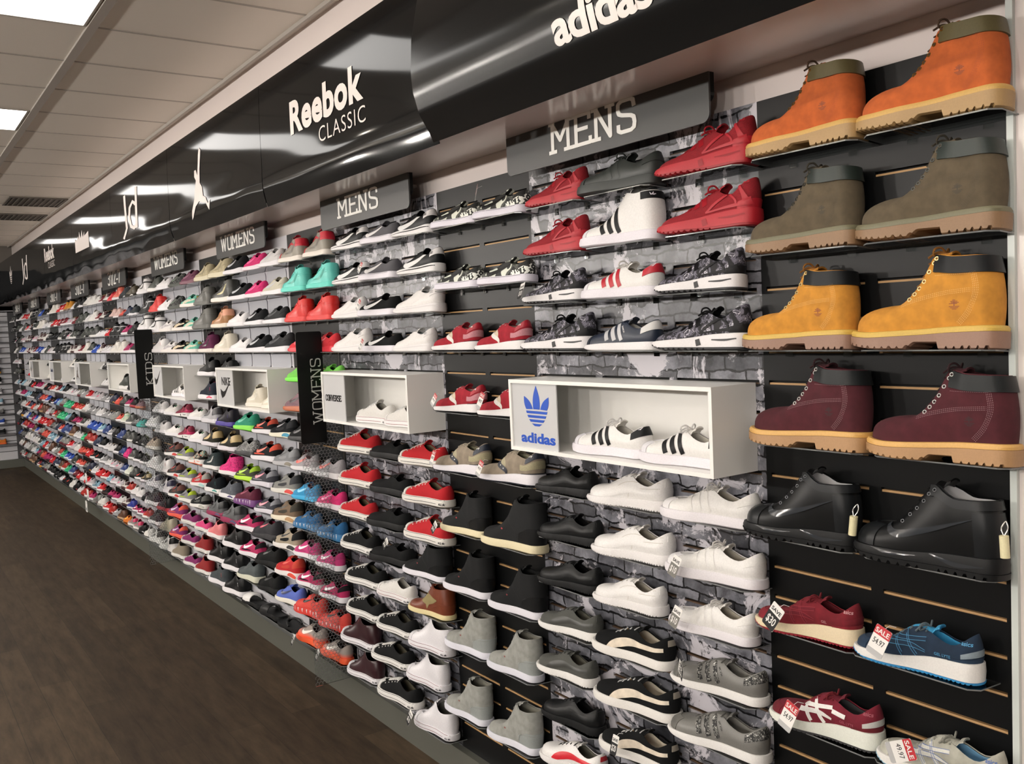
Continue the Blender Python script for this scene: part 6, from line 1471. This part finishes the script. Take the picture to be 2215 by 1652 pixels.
# ---------------------------------------------------------------- price tags and anti-theft tags
RED = mat('#b01e28', 'plain'); PAPER = mat('#dcdad6', 'plain'); INK = mat('#232324', 'plain'); GRYB = mat('#6a6862', 'plain')
def price_tag(x, y, z, ang, kind, price, label, s_=1.0, tilt=.35, turn=-.25):
    """card standing against a shoe; local x right, local z up, face to -y"""
    t = thing('price_tag', label, 'price tag', (x, y, z), 0, None); t.rotation_euler = (-tilt, ang, turn); t.scale = (s_, s_, s_)
    P = rrect(-.019, .019, -.027, .027, .003); link('card', plate(P, 0, .0006).mesh('card', [PAPER], False), t)
    if kind == 'sale':
        link('red_header', plate([(-.019, .010), (.019, .010), (.019, .024), (.016, .027), (-.016, .027), (-.019, .024)], -.0004, 0).mesh('red_header', [RED], False), t)
        V, F, w_ = font2d('SALE', .0088, .0002); flat_letters('lettering', V*np.array([.033/w_, 1]), F, (-.0165, -.0006, .0135), (1, 0, 0), (0, 0, 1), PAPER, t, .0002)
        V, F, w_ = font2d(price, .010, 0); flat_letters('price_lettering', V*np.array([.027/w_, 1]), F, (-.0135, -.0003, -.006), (1, 0, 0), (0, 0, 1), INK, t, .0002)
        link('grey_footer', plate([(-.019, -.024), (-.016, -.027), (.016, -.027), (.019, -.024), (.019, -.017), (-.019, -.017)], -.0004, 0).mesh('grey_footer', [mat('#a8a8a8', 'plain')], False), t)
    else:
        link('dark_footer', plate([(-.019, -.024), (-.016, -.027), (.016, -.027), (.019, -.024), (.019, .006), (-.019, .006)], -.0004, 0).mesh('dark_footer', [INK if kind == 'save' else GRYB], False), t)
        V, F, w_ = font2d('SAVE', .0078, .0002); flat_letters('lettering', V*np.array([.031/w_, 1]), F, (-.0155, -.0003, .0105), (1, 0, 0), (0, 0, 1), INK, t, .0002)
        V, F, w_ = font2d('$'+price, .0165, .0003); flat_letters('price_lettering', V*np.array([.028/w_, 1]), F, (-.014, -.0006, -.0165), (1, 0, 0), (0, 0, 1), PAPER, t, .0002)
    q = MB(); q.tube([(0, 0, .024), (.002, .006, .034), (.008, .016, .036)], .0006, 5); link('string', q.mesh('string', [PAPER]), t)
for x, pz, ang, kd_, pr, lb, sz in (
    (-1.386, -.700, .42, 'save', '30', 'black and white SAVE $30 tag on the maroon running shoe', 1.1), (-1.115, -.688, .22, 'sale', '54.97', 'red SALE 54.97 tag on the navy running shoe', 1.15), (-1.350, -.925, .20, 'sale', '54.97', 'red SALE 54.97 tag on the maroon shoe with white stripes', 1.15),
    (-1.070, -.905, 1.1, 'sale', '49.97', 'red SALE tag lying on the pale grey running shoe at the bottom', 1.1), (-1.700, -.642, .18, 'saveg', '10', 'grey SAVE $10 tag on the upper tagged white shell-toe sneaker', 1.0), (-1.703, -.777, .16, 'saveg', '10', 'grey SAVE $10 tag on the lower tagged white shell-toe sneaker', 1.0),
    (-1.690, -.915, -1.3, 'save', '10', 'black SAVE $10 tag turned sideways on the upper grey striped sneaker', .95), (-1.965, -1.215, -.15, 'save', '20', 'black SAVE $20 tag on the bottom black suede sneaker', 1.0), (-2.325, .105, -.1, 'save', '10', 'black SAVE $10 tag on the left speckled running shoe, third shelf', .95),
    (-2.552, .440, -.9, 'sale', '49.97', 'red SALE tag beside the top right camouflage sneaker', 1.0), (-3.44, .262, .3, 'sale', '39.97', 'red SALE tag on the lower grey canvas sneaker', .85), (-3.470, -.052, .3, 'sale', '39.97', 'red SALE tag on the lower black swoosh canvas sneaker', .85), (-3.475, .112, .4, 'sale', '39.97', 'red SALE tag on the upper black swoosh canvas sneaker', .85),
    (-2.585, -.248, .2, 'sale', '49.97', 'red SALE tag on the red retro running shoe beside the trefoil box', 1.05), (-2.895, -.258, .45, 'sale', '49.97', 'red SALE tag on the red retro running shoe, left one', .85), (-2.925, -.472, .05, 'sale', '49.97', 'red SALE tag on the left tan retro running shoe', 1.0), (-2.610, -.480, .2, 'sale', '49.97', 'red SALE tag on the right tan retro running shoe', 1.0),
    (-3.215, -1.552, .3, 'save', '10', 'black $10 tag on the bottom white high-top sneaker', 1.0), (-4.445, -1.555, .1, 'save', '20', 'black $20 tag on the left grey and orange running shoe', 1.0), (-4.135, -1.549, .15, 'save', '20', 'black $20 tag on the right grey and orange running shoe', 1.0),
    (-2.940, -.735, .5, 'save', '10', 'small white tag on the left black high-top with cream sole', .8), (-3.345, -.865, .7, 'save', '10', 'small white tag on the black high-top in the right column', .8)):
    price_tag(x+.024, 1.668, EYE+pz, ang, kd_, pr, lb, sz)
for i, (x, pz, lb) in enumerate(((-9.70, -1.32, 'upper'), (-9.67, -1.475, 'middle'), (-9.79, -1.605, 'lowest'))):
    t = thing('price_card', 'plain white card hanging by the lowest kids shelves, %s of three' % lb, 'price card', (x, 1.66, EYE+pz), 0, None)
    link('card', plate(rrect(-.045, .045, -.055, .055, .004), 0, .0008).mesh('card', [PAPER], False), t); link('grey_code', plate([(-.025, -.04), (.025, -.04), (.025, -.012), (-.025, -.012)], -.0006, 0).mesh('grey_code', [mat('#8a8a8a', 'plain')], False), t)
    q = MB(); q.tube([(0, 0, .055), (0, .01, .075)], .001, 5); link('string', q.mesh('string', [PAPER]), t)
for i, (x, pz, y, an) in enumerate(((-1.168, -.462, 1.700, .12), (-.848, -.452, 1.700, -.05))):
    t = thing('security_tag', 'cream anti-theft tag hanging at the heel of the %s black hiking boot' % ['left', 'right'][i], 'security tag', (x, y, EYE+pz)); t.rotation_euler = (0, an, 0)
    q = MB(); q.tube(catmull([(0, 0, .022), (0, 0, .016), (0, 0, -.016), (0, 0, -.021)], 4), [.004]+[.0085]*11+[.005], 14); link('tag_body', q.mesh('tag_body', [mat('#d8d0a8', 'rubber')]), t)
    q = MB(); q.tube(catmull([(0, 0, .020), (-.006, .004, .034), (0, .010, .046), (.005, .006, .034), (0, 0, .020)], 6), .0012, 6); link('tag_wire', q.mesh('tag_wire', [mat('#b9b9b5', 'metal')]), t)
bpy.context.view_layer.update()
